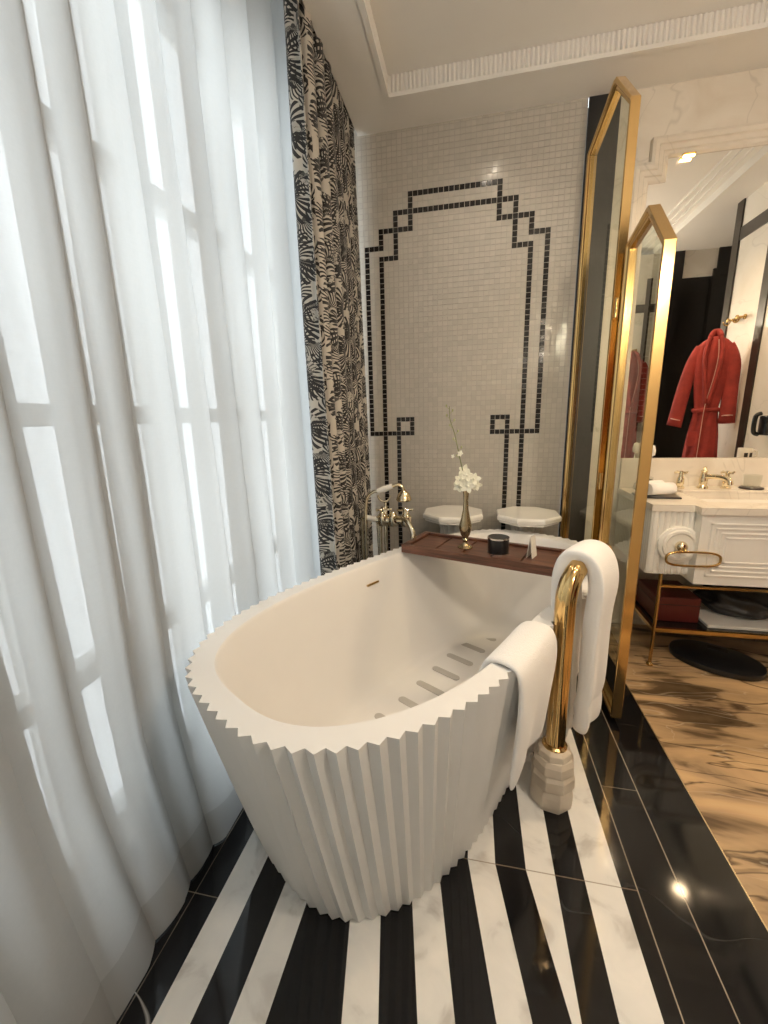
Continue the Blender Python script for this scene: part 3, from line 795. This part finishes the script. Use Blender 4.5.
def drape(s, z):
    y0, y1 = 1.80, 2.60; n = 7
    ph = 2*PI*n*s; h = 1-z/2.95
    am = 0.040*(0.75+0.4*h)*(1+0.25*math.sin(5*s+1))
    x = -0.675 + am*math.cos(ph) + 0.045*math.sin(s*PI)*0.3 + 0.02*h
    x = min(x, -0.600 - 0.0*h) if z > 2.80 else x
    y = y0+(y1-y0)*s + 0.028*math.sin(2*ph)*0.5 + 0.012*math.sin(z*2+s*6)
    return Vector((x - 0.02, y, z))
bm = cloth_grid(drape, 420, 60, 0.008, 2.97, lambda u: u*1.55)
o = link('patterned_drape', bm, M['palm'], None, True)
md = o.modifiers.new('thick', 'SOLIDIFY'); md.thickness = 0.003
tag(o, 'heavy curtain printed with black and cream palm leaves beside the mosaic wall', 'curtain')

# ------------------------------------------------------------------ octagonal wall tables behind the bath
def octagon(r, sx=1.0, rot=PI/8): return [(sx*r*math.cos(2*PI*i/8+rot), r*math.sin(2*PI*i/8+rot)) for i in range(8)]
def octo(bm, layers):
    rings = [[(p[0], p[1], z) for p in octagon(r)] for r, z in layers]
    ring_loft(bm, rings, True, True, True)
for i, (x, lab) in enumerate(((-0.10, 'octagonal white marble pedestal table left of the other, behind the bud vase'), (0.325, 'octagonal white marble pedestal table nearer the gold screen, behind the card'))):
    t = thing('pedestal_table', lab, 'side table', (x, 2.452, 0.03), 0, 'octagonal marble pedestal tables behind the bathtub')
    bm = bmesh.new(); octo(bm, [(0.150, 0.668), (0.172, 0.674), (0.176, 0.684), (0.186, 0.690), (0.188, 0.708), (0.184, 0.716), (0.178, 0.720)]); fix(bm); link('table_top', bm, M['porcelain'], t)
    bm = bmesh.new(); lathe(bm, [(0.085, 0.05), (0.078, 0.12), (0.078, 0.60), (0.090, 0.635), (0.10, 0.665)], (0, 0, 0), 48, None, 0.035); bmesh.ops.translate(bm, verts=bm.verts[:], vec=(0, 0.06, 0)); fix(bm); link('fluted_column', bm, M['porcelain'], t)
    bm = bmesh.new(); octo(bm, [(0.125, -0.03), (0.125, 0.03), (0.11, 0.045), (0.10, 0.05)]); bmesh.ops.translate(bm, verts=bm.verts[:], vec=(0, 0.06, 0)); fix(bm); link('plinth', bm, M['porcelain'], t)

# ------------------------------------------------------------------ bath filler
FY = 2.13
fl = thing('bath_filler', 'floor-standing brass bath mixer with a telephone hand shower by the bathtub', 'bath tap', (-0.46, FY, 0))
F0 = Vector((-0.46, FY, 0))
def fobj(name, bm, m, sm=40):
    for v in bm.verts: v.co -= F0
    fix(bm); return link(name, bm, m, fl, sm)
def q(x, z, dy=0.0): return Vector((x, FY+dy, z))
for x in (-0.478, -0.446):
    bm = bmesh.new(); tube(bm, [q(x, 0.0), q(x, 0.4), q(x, 0.755)], 0.0105, 16); lathe(bm, [(0.028, 0), (0.028, 0.008), (0.012, 0.014), (0.011, 0.02)], q(x, 0), 24); fobj('riser', bm, M['nickel'])
bm = bmesh.new(); tube(bm, [q(-0.495, 0.765), q(-0.40, 0.765), q(-0.315, 0.765)], 0.021, 16)
for x in (-0.462, -0.405, -0.335): lathe(bm, [(0.024, 0.735), (0.030, 0.745), (0.030, 0.787), (0.019, 0.799), (0.014, 0.812)], q(x, 0), 20)
fobj('valve_body', bm, M['nickel'])
for x in (-0.455, -0.34):
    bm = bmesh.new(); lathe(bm, [(0.009, 0.80), (0.012, 0.822), (0.007, 0.834), (0, 0.836)], q(x, 0), 14)
    for a in range(4):
        d = Vector((math.cos(a*PI/2+0.4), math.sin(a*PI/2+0.4), 0)); c_ = q(x, 0.822)
        tube(bm, [c_, c_+d*0.026, c_+d*0.042], [0.0055, 0.0045, 0.009], 8)
    fobj('cross_handle', bm, M['nickel'])
bm = bmesh.new(); tube(bm, smooth_path([q(-0.40, 0.775, -0.01), q(-0.355, 0.795, -0.06), q(-0.31, 0.785, -0.11), q(-0.280, 0.745, -0.14), q(-0.276, 0.715, -0.145)], 6), 0.0115, 14)
lathe(bm, [(0.015, 0), (0.015, 0.016)], q(-0.276, 0.702, -0.145), 16); fobj('spout', bm, M['nickel'])
bm = bmesh.new(); lathe(bm, [(0.010, 0.80), (0.007, 0.82), (0.007, 0.862)], q(-0.445, 0), 14)
rg = [q(-0.452, 0.900) + Vector((0.033*math.cos(a), 0, 0.033*math.sin(a))) for a in [PI*(1.0+1.0*k/10) for k in range(11)]]
tube(bm, rg, 0.005, 10); fobj('cradle', bm, M['nickel'])
bm = bmesh.new(); tube(bm, [q(-0.487, 0.922), q(-0.45, 0.934), q(-0.405, 0.950)], [0.013, 0.017, 0.014], 18); fobj('porcelain_handle', bm, M['porcelain'])
bm = bmesh.new(); tube(bm, smooth_path([q(-0.405, 0.950), q(-0.375, 0.958), q(-0.352, 0.945), q(-0.345, 0.925)], 4), 0.009, 12)
lathe(bm, [(0.012, 0.928), (0.030, 0.912), (0.037, 0.892), (0.041, 0.878), (0.036, 0.872), (0, 0.874)], q(-0.345, 0), 28); fobj('shower_rose', bm, M['gold_soft'])
bm = bmesh.new(); tube(bm, smooth_path([q(-0.487, 0.922), q(-0.512, 0.918), q(-0.545, 0.885), q(-0.556, 0.80), q(-0.562, 0.60), q(-0.563, 0.38), q(-0.552, 0.24), q(-0.52, 0.20), q(-0.487, 0.26), q(-0.482, 0.45), q(-0.490, 0.75)], 7), 0.0085, 12); fobj('hose', bm, M['nickel'])
bm = bmesh.new(); tube(bm, [q(-0.553, 0.770, 0.02), q(-0.52, 0.768, 0.01), q(-0.492, 0.766, 0)], 0.0155, 16); fobj('porcelain_lever', bm, M['porcelain'])
bm = bmesh.new(); tube(bm, smooth_path([q(-0.553, 0.770, 0.02), q(-0.578, 0.765, 0.03), q(-0.588, 0.735, 0.03), q(-0.588, 0.60, 0.03), q(-0.585, 0.0, 0.03)], 6), 0.0095, 12); fobj('overflow_pipe', bm, M['nickel'])

# ------------------------------------------------------------------ gold folding screen
screen = thing('folding_screen', 'tall gold framed glass folding screen between bathtub and vanity', 'screen', (0.63, 2.15, 0))
SO = Vector((0.63, 2.15, 0))
def screen_panel(pn, pf, z0, zn, za, zf, am, w_=0.030, th=0.040):
    """frame outline: near pole, chamfers to an apex, far pole; all in the upright plane through pn and pf (x,y)"""
    pn = Vector((*pn, 0)) - SO; pf = Vector((*pf, 0)) - SO; d = (pf-pn); L = d.length; d.normalize(); nv = Vector((-d.y, d.x, 0))
    if nv.x > 0: nv = -nv
    out = [(0, z0), (0, zn), (am*L-0.012, za), (am*L+0.012, za), (L, zf), (L, z0)]
    def inset(k):
        sl1 = (za-zn)/(am*L); sl2 = (za-zf)/(L-am*L)
        i1 = k*(math.sqrt(1+sl1*sl1)-sl1); i2 = k*(math.sqrt(1+sl2*sl2)-sl2)
        return [(k, z0+k*1.0), (k, zn-i1), (am*L-0.004, za-k*math.sqrt(1+sl1*sl1)), (am*L+0.004, za-k*math.sqrt(1+sl1*sl1)), (L-k, zf-i2), (L-k, z0+k*1.0)]
    P = lambda uz, n_: pn + d*uz[0] + nv*n_ + Vector((0, 0, uz[1]))
    root = bpy.data.objects.new('screen_panel', None)
    bm = bmesh.new()
    A = out; B = inset(w_*0.45); Cc = inset(w_*0.55); D = inset(w_)
    fr = [[P(p, -th/2) for p in D], [P(p, -th/2) for p in A], [P(p, th/2) for p in A], [P(p, th/2) for p in B], [P(p, th/2-0.008) for p in Cc], [P(p, th/2-0.008) for p in D], [P(p, -th/2) for p in D]]
    ring_loft(bm, fr); bmesh.ops.remove_doubles(bm, verts=bm.verts[:], dist=1e-5); fix(bm)
    f = link('panel_frame', bm, M['gold'], screen)
    md = f.modifiers.new('bev', 'BEVEL'); md.width = 0.0025; md.segments = 2; md.limit_method = 'ANGLE'
    bm = bmesh.new(); I = inset(w_-0.006)
    ring_loft(bm, [[P(p, -0.003) for p in I], [P(p, 0.003) for p in I]], True, True, True); fix(bm)
    link('glass_panel', bm, M['glass'], f)
screen_panel((0.622, 2.17), (0.557, 2.59), 0.03, 2.545, 2.715, 2.565, 0.40)
screen_panel((0.628, 1.69), (0.640, 2.125), 0.03, 1.855, 2.035, 1.99, 0.47)
for z in (0.45, 0.98, 1.75):
    bm = bmesh.new(); lathe(bm, [(0.008, -0.04), (0.008, 0.04), (0, 0.044)], (-0.018-0.0, 0.0, z), 14); fix(bm); link('hinge', bm, M['gold_dark'], screen, 40)

# ------------------------------------------------------------------ wall mirror with stepped moulding
mx0, mx1, mz0, mz1, mzs, mst = 0.845, 1.955, 1.042, 2.535, 2.430, 0.925
def moulding(bm, inner, prof):
    """sweep a profile (outward, depth) along the open polyline inner (x,z); corners mitred"""
    n = len(inner); rings = []
    dirs = []
    for i in range(n-1):
        a, b_ = inner[i], inner[i+1]; l = math.dist(a, b_); dirs.append(((b_[0]-a[0])/l, (b_[1]-a[1])/l))
    for i in range(n):
        if i == 0: nx, nz = -dirs[0][1], dirs[0][0]; s_ = 1
        elif i == n-1: nx, nz = -dirs[-1][1], dirs[-1][0]; s_ = 1
        else:
            a = (-dirs[i-1][1], dirs[i-1][0]); b_ = (-dirs[i][1], dirs[i][0]); nx, nz = a[0]+b_[0], a[1]+b_[1]
            l = math.hypot(nx, nz); nx /= l; nz /= l; s_ = 1/max(0.3, nx*a[0]+nz*a[1])
        rings.append([(inner[i][0]+nx*o_*s_, WY - d_, inner[i][1]+nz*o_*s_) for o_, d_ in prof])
    ring_loft(bm, rings, True, True, True)
inner = [(mx0, mz0), (mx0, mzs), (mst, mzs), (mst, mz1), (1.875, mz1), (1.875, mzs), (mx1, mzs), (mx1, mz0)]
mir = thing('wall_mirror', 'large wall mirror with stepped cream moulding above the vanity', 'mirror', (1.4, WY, 1.04))
def mobj(name, bm, m, sm=False):
    for v in bm.verts: v.co -= Vector((1.4, WY, 1.04))
    fix(bm); return link(name, bm, m, mir, sm)
bm = bmesh.new()
moulding(bm, inner, [(-0.004, 0.0), (-0.004, 0.008), (0.006, 0.016), (0.020, 0.018), (0.024, 0.026), (0.044, 0.030), (0.048, 0.038), (0.066, 0.042), (0.080, 0.036), (0.082, 0.0)])
mobj('mirror_moulding', bm, M['cream'])
bm = bmesh.new(); poly = inner
ring_loft(bm, [[(x, WY-0.003, z) for x, z in poly], [(x, WY-0.0005, z) for x, z in poly]], True, True, True); mobj('mirror_glass', bm, M['mirror'])
lamp = thing('mirror_lamp', 'tiny glowing brass lamp under the top moulding of the mirror', 'lamp', (1.015, WY-0.022, 2.520))
bm = bmesh.new(); box(bm, (0, 0, 0.008), (0.055, 0.022, 0.008), bev=0.002); link('lamp_housing', bm, M['gold'], lamp)
bm = bmesh.new(); box(bm, (0, 0, 0.0), (0.050, 0.016, 0.007), bev=0.002); link('lamp_glass', bm, M['bulb'], lamp)

# ------------------------------------------------------------------ vanity
VX0, VX1, VF = 0.865, 1.95, 2.165
van = thing('vanity_unit', 'white marble vanity with fluted side block, panelled front and slim brass legs', 'vanity', (1.4, 2.4, 0))
VO = Vector((1.4, 2.4, 0))
def vobj(name, bm, m, sm=False, par=None):
    for v in bm.verts: v.co -= VO
    fix(bm); return link(name, bm, m, par or van, sm)
def fluted_block(x0, x1, y0, y1, z0, z1):
    """block with convex flutes on its front and left faces"""
    bm = bmesh.new(); pts = []; w_ = 0.0235; r = w_/2
    pts.append((x1, y1))
    n = int((y1-y0)/w_)
    for i in range(n, 0, -1):
        cy = y0 + (i-0.5)*(y1-y0)/n; h = (y1-y0)/n/2
        for k in range(5): a = PI*k/5; pts.append((x0 - 0.007*math.sin(a), cy + h*math.cos(a)))
    n = int((x1-x0)/w_)
    for i in range(n):
        cx = x0 + (i+0.5)*(x1-x0)/n; h = (x1-x0)/n/2
        for k in range(5): a = PI*k/5; pts.append((cx - h*math.cos(a), y0 - 0.007*math.sin(a)))
    pts.append((x1, y0))
    pts = [(x0, y1)] + [p for p in pts if p != (x1, y1)] + [(x1, y1)]
    prism(bm, pts, z0, z1); return bm
vobj('fluted_block', fluted_block(VX0, 1.045, VF, WY, 0.520, 0.835), M['porcelain'])
bm = bmesh.new()
FX0, FX1, FY_ = 1.045, 1.76, 2.105
bx((FX0, FY_, 0.495), (FX1, WY, 0.835), bm)
vobj('front_block', bm, M['porcelain'])
# stepped raised frames on the front
for (i, ins_) in enumerate((0.040, 0.062, 0.084, 0.106)):
    bm = bmesh.new(); x0, x1, z0, z1 = FX0+ins_, FX1-ins_, 0.495+ins_, 0.835-ins_
    t = 0.011; d0 = FY_-0.0045+0.0005*i
    for (a0, a1, c0, c1) in ((x0, x1, z0, z0+t), (x0, x1, z1-t, z1), (x0, x0+t, z0, z1), (x1-t, x1, z0, z1)):
        bx((a0, d0, c0), (a1, FY_+0.002, c1), bm, 0.003)
    vobj('front_moulding', bm, M['porcelain'])
vobj('fluted_block', bx((1.76, VF, 0.520), (VX1, WY, 0.835)), M['porcelain'])
# countertop with basin opening
bm = bmesh.new(); bxa, bxb, bya, byb = 1.12, 1.62, 2.235, 2.49
z0, z1 = 0.835, 0.868
for lo, hi in (((VX0-0.012, VF-0.012), (FX0-0.012, WY)), ((FX0-0.012, FY_-0.012), (bxa, WY)), ((bxb, FY_-0.012), (VX1, WY)), ((bxa, FY_-0.012), (bxb, bya)), ((bxa, byb), (bxb, WY))):
    bx((*lo, z0), (*hi, z1), bm)
vobj('countertop', bm, M['cream'])
vobj('backsplash', bx((VX0-0.012, WY-0.020, 0.868), (VX1, WY, 1.038), None, 0.002), M['cream'])
bm = bmesh.new(); bx((bxa, byb, 0.868), (bxb+0.1, WY-0.02, 0.882), bm, 0.003); vobj('tap_ledge', bm, M['cream'])
bm = bmesh.new()
o_ = [(bxa-0.01, bya-0.01), (bxb+0.01, bya-0.01), (bxb+0.01, byb+0.01), (bxa-0.01, byb+0.01)]
i_ = [(bxa+0.05, bya+0.04), (bxb-0.05, bya+0.04), (bxb-0.05, byb-0.04), (bxa+0.05, byb-0.04)]
ring_loft(bm, [[(x, y, 0.835) for x, y in o_], [(x, y, 0.80) for x, y in o_], [(x, y, 0.715) for x, y in i_]], True, False, True)
ob = vobj('wash_basin', bm, M['porcelain'])
# legs, rails and shelf of brass
for (x, y) in ((0.942, 2.19), (1.87, 2.19), (0.942, 2.60), (1.87, 2.60)):
    bm = bmesh.new(); tube(bm, [(x, y, 0.012), (x, y, 0.26), (x, y, 0.52)], 0.0085, 12)
    lathe(bm, [(0.016, 0.0), (0.016, 0.010), (0.009, 0.018)], (x, y, 0), 16); vobj('leg', bm, M['gold_dark'], 40)
bm = bmesh.new()
bx((0.942, 2.180, 0.196), (1.87, 2.200, 0.216), bm); bx((0.942, 2.59, 0.196), (1.87, 2.61, 0.216), bm)
bx((0.932, 2.19, 0.196), (0.950, 2.60, 0.216), bm); bx((1.862, 2.19, 0.196), (1.88, 2.60, 0.216), bm)
bx((0.95, 2.184, 0.440), (1.86, 2.196, 0.450), bm)
vobj('shelf_rail', bm, M['gold_dark'])
vobj('shelf', bx((0.95, 2.20, 0.200), (1.862, 2.59, 0.214)), M['black_lacquer'])

# towel ring on round marble rosette
ring = thing('towel_ring', 'oval brass towel ring on a round marble rosette on the fluted vanity block', 'towel ring', (0.985, VF-0.007, 0.672))
bm = bmesh.new(); lathe(bm, [(0.090, -0.004), (0.092, 0.010), (0.084, 0.016), (0.078, 0.016), (0.074, 0.024), (0.062, 0.026), (0.056, 0.018), (0.044, 0.018), (0, 0.020)], (0, 0, 0), 48, (0, -1, 0)); fix(bm); link('rosette', bm, M['porcelain'], ring, 40)
bm = bmesh.new(); lathe(bm, [(0.022, 0.018), (0.026, 0.030), (0.024, 0.046), (0.014, 0.056), (0, 0.058)], (0, 0, 0), 28, (0, -1, 0)); fix(bm); link('knob', bm, M['nickel'], ring, 50)
bm = bmesh.new(); pts = []
for k in range(48):
    a = 2*PI*k/48; x, y = sup(0.112, 0.034, 3.2, a); pts.append((x+0.034, -0.066-0.012, y-0.046))
pts2 = [(x, y+0.012*math.sin(0), z) for x, y, z in pts]
tube(bm, pts2, 0.0055, 10, close=True); tube(bm, [(0, -0.05, 0), (0.0, -0.074, -0.008), (0.0, -0.078, -0.018)], 0.006, 10); fix(bm); link('ring', bm, M['gold_dark'], ring, True)

# basin tap
tap = thing('basin_tap', 'brass basin spout with two cross handles behind the wash basin', 'tap', (1.248, 2.56, 0.882))
def cross_handle(x):
    bm = bmesh.new(); lathe(bm, [(0.024, 0), (0.024, 0.008), (0.016, 0.014), (0.019, 0.030), (0.017, 0.055), (0.010, 0.072), (0.012, 0.080), (0.008, 0.096), (0, 0.098)], (x, 0, 0), 24)
    for a in range(4):
        d = Vector((math.cos(a*PI/2+0.15), math.sin(a*PI/2+0.15), 0)); c_ = Vector((x, 0, 0.088)); tube(bm, [c_, c_+d*0.022, c_+d*0.034], [0.004, 0.004, 0.007], 8)
    fix(bm); link('cross_handle', bm, M['nickel'], tap, 45)
cross_handle(-0.112); cross_handle(0.112)
bm = bmesh.new(); lathe(bm, [(0.026, 0), (0.026, 0.010), (0.018, 0.018), (0.021, 0.045), (0.018, 0.070), (0.014, 0.088), (0.018, 0.096), (0.008, 0.108), (0.010, 0.116), (0, 0.122)], (0, 0, 0), 24)
tube(bm, smooth_path([(0, 0, 0.062), (0.025, -0.035, 0.070), (0.055, -0.080, 0.068), (0.070, -0.105, 0.055), (0.072, -0.110, 0.036)], 5), [0.0135]*20+[0.0145], 14); fix(bm); link('spout', bm, M['nickel'], tap, 45)

# tumbler
tg_ = thing('tumbler', 'clear ribbed glass tumbler with a dark base beside the basin tap', 'glass', (1.480, 2.56, 0.868+0.0145))
bm = bmesh.new(); lathe(bm, [(0.036, 0.008), (0.040, 0.075), (0.037, 0.075), (0.033, 0.012)], (0, 0, 0), 40, None, 0.012); fix(bm); link('tumbler_wall', bm, M['glass_clear'], tg_)
bm = bmesh.new(); lathe(bm, [(0, 0), (0.052, 0), (0.054, 0.004), (0.050, 0.009), (0, 0.010)], (0, 0, 0), 40); fix(bm); link('coaster_base', bm, M['tray_dark'], tg_, 40)
# towel tray
t_ = link('amenity_tray', bx((-0.10, -0.062, 0), (0.10, 0.062, 0.010), None, 0.003), M['tray_dark'], None, False, (0.945, 2.365, 0.8685)); t_.rotation_euler = (0, 0, -0.15)
tag(t_, 'flat dark tray under rolled towels on the left end of the vanity', 'tray')
def roll(loc, rz, lab, L=0.13):
    bm = bmesh.new(); turns = 2.6; N = 60; pr = []
    for k in range(N+1):
        a = 2*PI*turns*k/N; r = 0.006 + 0.022*k/N; pr.append((1.15*r*math.cos(a), 1.15*r*math.sin(a)))
    rows = [[(x_, y_, z_) for y_, z_ in pr] for x_ in (-L/2, -L/4, 0, L/4, L/2)]
    ring_loft(bm, rows, False)
    o = link('rolled_towel', bm, M['towel'], None, True, loc); o.rotation_euler = (0, 0, rz)
    s_ = o.modifiers.new('s', 'SOLIDIFY'); s_.thickness = 0.007; s_.offset = 0
    tag(o, lab, 'towel', 'rolled towels on the vanity tray')
roll((0.945, 2.325, 0.878+0.0365), 0.30, 'small rolled white face towel on the dark tray, at the front edge of the vanity')
roll((0.925, 2.405, 0.878+0.0365), 0.30, 'small rolled white face towel on the dark tray, behind the front one')
# cup with brush, left end of the vanity
cp = thing('toothbrush_cup', 'glass cup holding an upright white toothbrush seen behind the screen glass', 'cup', (0.955, 2.53, 0.868))
bm = bmesh.new(); lathe(bm, [(0.030, 0), (0.033, 0.08), (0.031, 0.08), (0.027, 0.004), (0, 0.004)], (0, 0, 0), 28); fix(bm); link('cup_glass', bm, M['glass_clear'], cp, 40)
for z in (0.02, 0.06):
    bm = bmesh.new(); tube(bm, [(0.034*math.cos(2*PI*k/28), 0.034*math.sin(2*PI*k/28), z) for k in range(28)], 0.004, 8, close=True); link('dark_ring', bm, M['tray_dark'], cp, True)
bm = bmesh.new(); tube(bm, [(0, 0, 0.006), (0.004, 0, 0.10), (0.012, 0, 0.19)], 0.005, 10); lathe(bm, [(0.002, 0.19), (0.016, 0.20), (0.018, 0.225), (0.012, 0.25), (0, 0.256)], (0.012, 0, 0), 16); fix(bm); link('brush', bm, M['porcelain'], cp, 50)

# under the vanity
b1 = link('storage_box', bx((-0.105, -0.13, 0), (0.105, 0.13, 0.135), None, 0.006), M['red_box'], None, False, (1.075, 2.40, 0.215))
tag(b1, 'dark red leather box on the shelf under the vanity', 'box')
bm = bmesh.new(); box(bm, (0, 0, 0.0), (0.212, 0.262, 0.004)); bmesh.ops.translate(bm, verts=bm.verts[:], vec=(0, 0, 0.095)); link('box_lid_seam', bm, M['black_soft'], b1)
bm = bmesh.new(); rr = random.Random(4)
bmesh.ops.create_icosphere(bm, subdivisions=4, radius=1.0)
for v in bm.verts:
    n_ = 0.10*math.sin(7*v.co.x+2)*math.sin(6*v.co.y)+0.08*math.sin(9*v.co.z+5*v.co.x)
    v.co = Vector((v.co.x*0.19, v.co.y*0.13, max(-0.075, v.co.z*0.09)+0.075))*(1+n_)
    v.co.z = max(v.co.z, 0.0)
bag = link('travel_bag', bm, M['black_soft'], None, True, (1.43, 2.40, 0.232))
tag(bag, 'crumpled black soft bag lying on papers under the vanity', 'bag')
bm = bmesh.new(); tube(bm, smooth_path([(-0.08, -0.02, 0.11), (-0.06, -0.03, 0.19), (0.02, -0.03, 0.21), (0.08, -0.02, 0.12)], 6), 0.008, 8); link('bag_handle', bm, M['black_soft'], bag, True)
pp = link('newspaper', bx((-0.22, -0.16, 0), (0.22, 0.16, 0.016), None, 0.003), M['paper'], None, False, (1.42, 2.385, 0.2145))
tag(pp, 'folded white papers under the black bag on the vanity shelf', 'paper')
sc_ = thing('bathroom_scale', 'black oval bathroom scale on the brown marble floor under the vanity', 'scale', (1.285, 2.275, 0), -0.55)
bm = bmesh.new()
ring_loft(bm, [[(*sup(0.205*k, 0.145*k, 2.2, 2*PI*i/48), z) for i in range(48)] for k, z in ((0.93, 0.0), (0.98, 0.004), (1.0, 0.020), (0.985, 0.030), (0.90, 0.034))], True, True, True); fix(bm); link('scale_body', bm, M['black'], sc_, 40)
bm = bmesh.new(); box(bm, (0, 0.09, 0.0345), (0.09, 0.035, 0.003), bev=0.001); link('scale_display', bm, M['tray_dark'], sc_)

# ------------------------------------------------------------------ robes, hooks and the things seen in the mirror
def robe(loc, rz, lab, scale=1.0, hookz=1.90):
    """bathrobe hanging: body with waist, two sleeves, shawl collar, belt"""
    t = thing('bathrobe', lab, 'bathrobe', loc, rz)
    def R(name, bm, m, sm=True, par=t):
        bmesh.ops.scale(bm, vec=(scale*0.70, scale*0.8, scale), verts=bm.verts[:]); fix(bm); return link(name, bm, m, par, sm)
    bm = bmesh.new(); rings = []
    for (z, w_, d, yo) in ((-0.02, 0.045, 0.03, 0), (-0.05, 0.11, 0.045, 0), (-0.09, 0.165, 0.055, 0), (-0.16, 0.185, 0.065, 0), (-0.30, 0.165, 0.07, 0), (-0.45, 0.135, 0.07, 0), (-0.56, 0.112, 0.065, 0), (-0.62, 0.118, 0.068, 0), (-0.78, 0.145, 0.08, 0), (-1.0, 0.165, 0.09, 0), (-1.22, 0.185, 0.10, 0)):
        rings.append([(w_*math.cos(a)*(1+0.05*math.sin(6*a+z*4)), d*math.sin(a)*(1+0.16*math.sin(9*a+z*3)), z) for a in [2*PI*k/56 for k in range(56)]])
    ring_loft(bm, rings, True, True, True); R('robe_body', bm, M['red'])
    for s_, tip in ((-1, (-0.285, 0.0, -0.70)), (1, (0.200, 0.02, -0.68))):
        pts = smooth_path([(s_*0.12, 0, -0.10), (s_*0.185, 0, -0.22), ((s_*0.185+tip[0])/2, 0.0, -0.42), tip], 6)
        bm = bmesh.new(); rad = [0.055+0.022*i/(len(pts)-1) for i in range(len(pts))]
        tube(bm, pts, rad, 20, squash=0.7); sl = R('sleeve', bm, M['red'])
        e1, e0 = Vector(pts[-1]), Vector(pts[-2]); dd = (e1-e0).normalized()
        bm = bmesh.new(); tube(bm, [e1-dd*0.060, e1-dd*0.053], 0.0795, 20, squash=0.72); R('cuff_piping', bm, M['piping'], True, sl)
    bm = bmesh.new()
    for s_ in (-1, 1):
        pts = smooth_path([(s_*0.05, 0.045, -0.03), (s_*0.075, 0.072, -0.16), (s_*0.050, 0.082, -0.34), (s_*0.010, 0.078, -0.53)], 6)
        tube(bm, pts, [0.030, 0.034]+[0.036]*(len(pts)-3)+[0.018], 12, squash=0.55)
    tube(bm, smooth_path([(-0.05, 0.045, -0.03), (-0.03, 0.0, 0.005), (0, -0.03, 0.012), (0.03, 0.0, 0.005), (0.05, 0.045, -0.03)], 5), 0.028, 12, squash=0.8)
    cl = R('shawl_collar', bm, M['red'])
    bm = bmesh.new(); pts = smooth_path([(0.030, 0.075, -0.05), (0.046, 0.096, -0.18), (0.028, 0.102, -0.34), (-0.012, 0.097, -0.54), (-0.02, 0.100, -0.80), (-0.03, 0.115, -1.2)], 6); tube(bm, pts, 0.0035, 6); R('front_piping', bm, M['piping'])
    bm = bmesh.new(); tube(bm, [(0.121*math.cos(2*PI*k/40), 0.074*math.sin(2*PI*k/40), -0.575+0.004*math.sin(4*PI*k/40)) for k in range(40)], 0.016, 10, close=True); R('belt', bm, M['red'])
    bm = bmesh.new(); box(bm, (-0.085, 0.078, -0.80), (0.10, 0.010, 0.12), bev=0.004); pk = R('pocket', bm, M['red'], False)
    return t
robe((1.805, 1.480, 1.865), 0.45, 'red velour bathrobe with pink piping hanging on the hooks, seen in the mirror', 0.98)
robe((1.62, 0.34, 1.875), 0.0, 'second red bathrobe hanging on the white wall, seen through the screen glass', 1.0)
def hooks(loc, rz, lab):
    t = thing('hook_rail', lab, 'hook', loc, rz, 'brass robe hooks')
    bm = bmesh.new(); tube(bm, [(-0.085, -0.012, 0), (0, -0.012, 0), (0.085, -0.012, 0)], 0.006, 10); link('rail', bm, M['gold_dark'], t, True)
    for x in (-0.06, 0.06):
        bm = bmesh.new(); lathe(bm, [(0.018, 0), (0.018, 0.008), (0.008, 0.012), (0.008, 0.045), (0.015, 0.05), (0.015, 0.06), (0, 0.064)], (x, 0, 0), 18, (0, -1, 0)); tube(bm, smooth_path([(x, -0.03, 0), (x, -0.05, -0.035), (x, -0.075, -0.03), (x, -0.08, -0.01)], 4), 0.005, 8); fix(bm); link('hook', bm, M['gold_dark'], t, 45)
hooks((XR, 1.42, 1.975), -PI/2, 'brass double robe hook on the pale right wall above the red robe')
hooks((1.60, 0.200, 1.93), PI, 'brass double robe hook on the entry wall above the second robe')
# tea corner: ledge with mug and a black wall phone
lg = link('wall_ledge', bx((-0.12, -0.19, -0.03), (0.12, 0.19, 0), None, 0.004), M['cream'], None, False, (XR-0.12, 2.02, 0.955))
tag(lg, 'small cream marble ledge on the right wall carrying the mug', 'shelf')
mg = thing('mug', 'white mug with dark print reflected at the bottom of the mirror', 'mug', (1.815, 2.03, 0.955))
bm = bmesh.new(); lathe(bm, [(0, 0), (0.036, 0), (0.040, 0.01), (0.041, 0.09), (0.038, 0.09), (0.036, 0.012), (0, 0.010)], (0, 0, 0), 32); fix(bm); link('mug_body', bm, M['porcelain'], mg, 40)
bm = bmesh.new(); tube(bm, smooth_path([(0.038, 0, 0.075), (0.066, 0, 0.07), (0.068, 0, 0.035), (0.038, 0, 0.022)], 5), 0.006, 10); link('mug_handle', bm, M['porcelain'], mg, True)
for a in (1.2, 1.9):
    bm = bmesh.new(); box(bm, (0.0415*math.cos(a), 0.0415*math.sin(a), 0.045), (0.002, 0.020, 0.030), rz=a, bev=0.0008); link('print', bm, M['tray_dark'], mg)
ph = thing('wall_phone', 'black wall phone on the right wall reflected at the edge of the mirror', 'phone', (XR, 1.97, 1.19))
bm = bmesh.new(); box(bm, (-0.03, 0, 0), (0.055, 0.085, 0.13), bev=0.008); link('phone_body', bm, M['black'], ph)
bm = bmesh.new(); tube(bm, smooth_path([(-0.055, -0.03, 0.08), (-0.085, -0.03, 0.06), (-0.085, -0.03, -0.04), (-0.055, -0.03, -0.06)], 5), 0.014, 12); link('handset', bm, M['black'], ph, True)
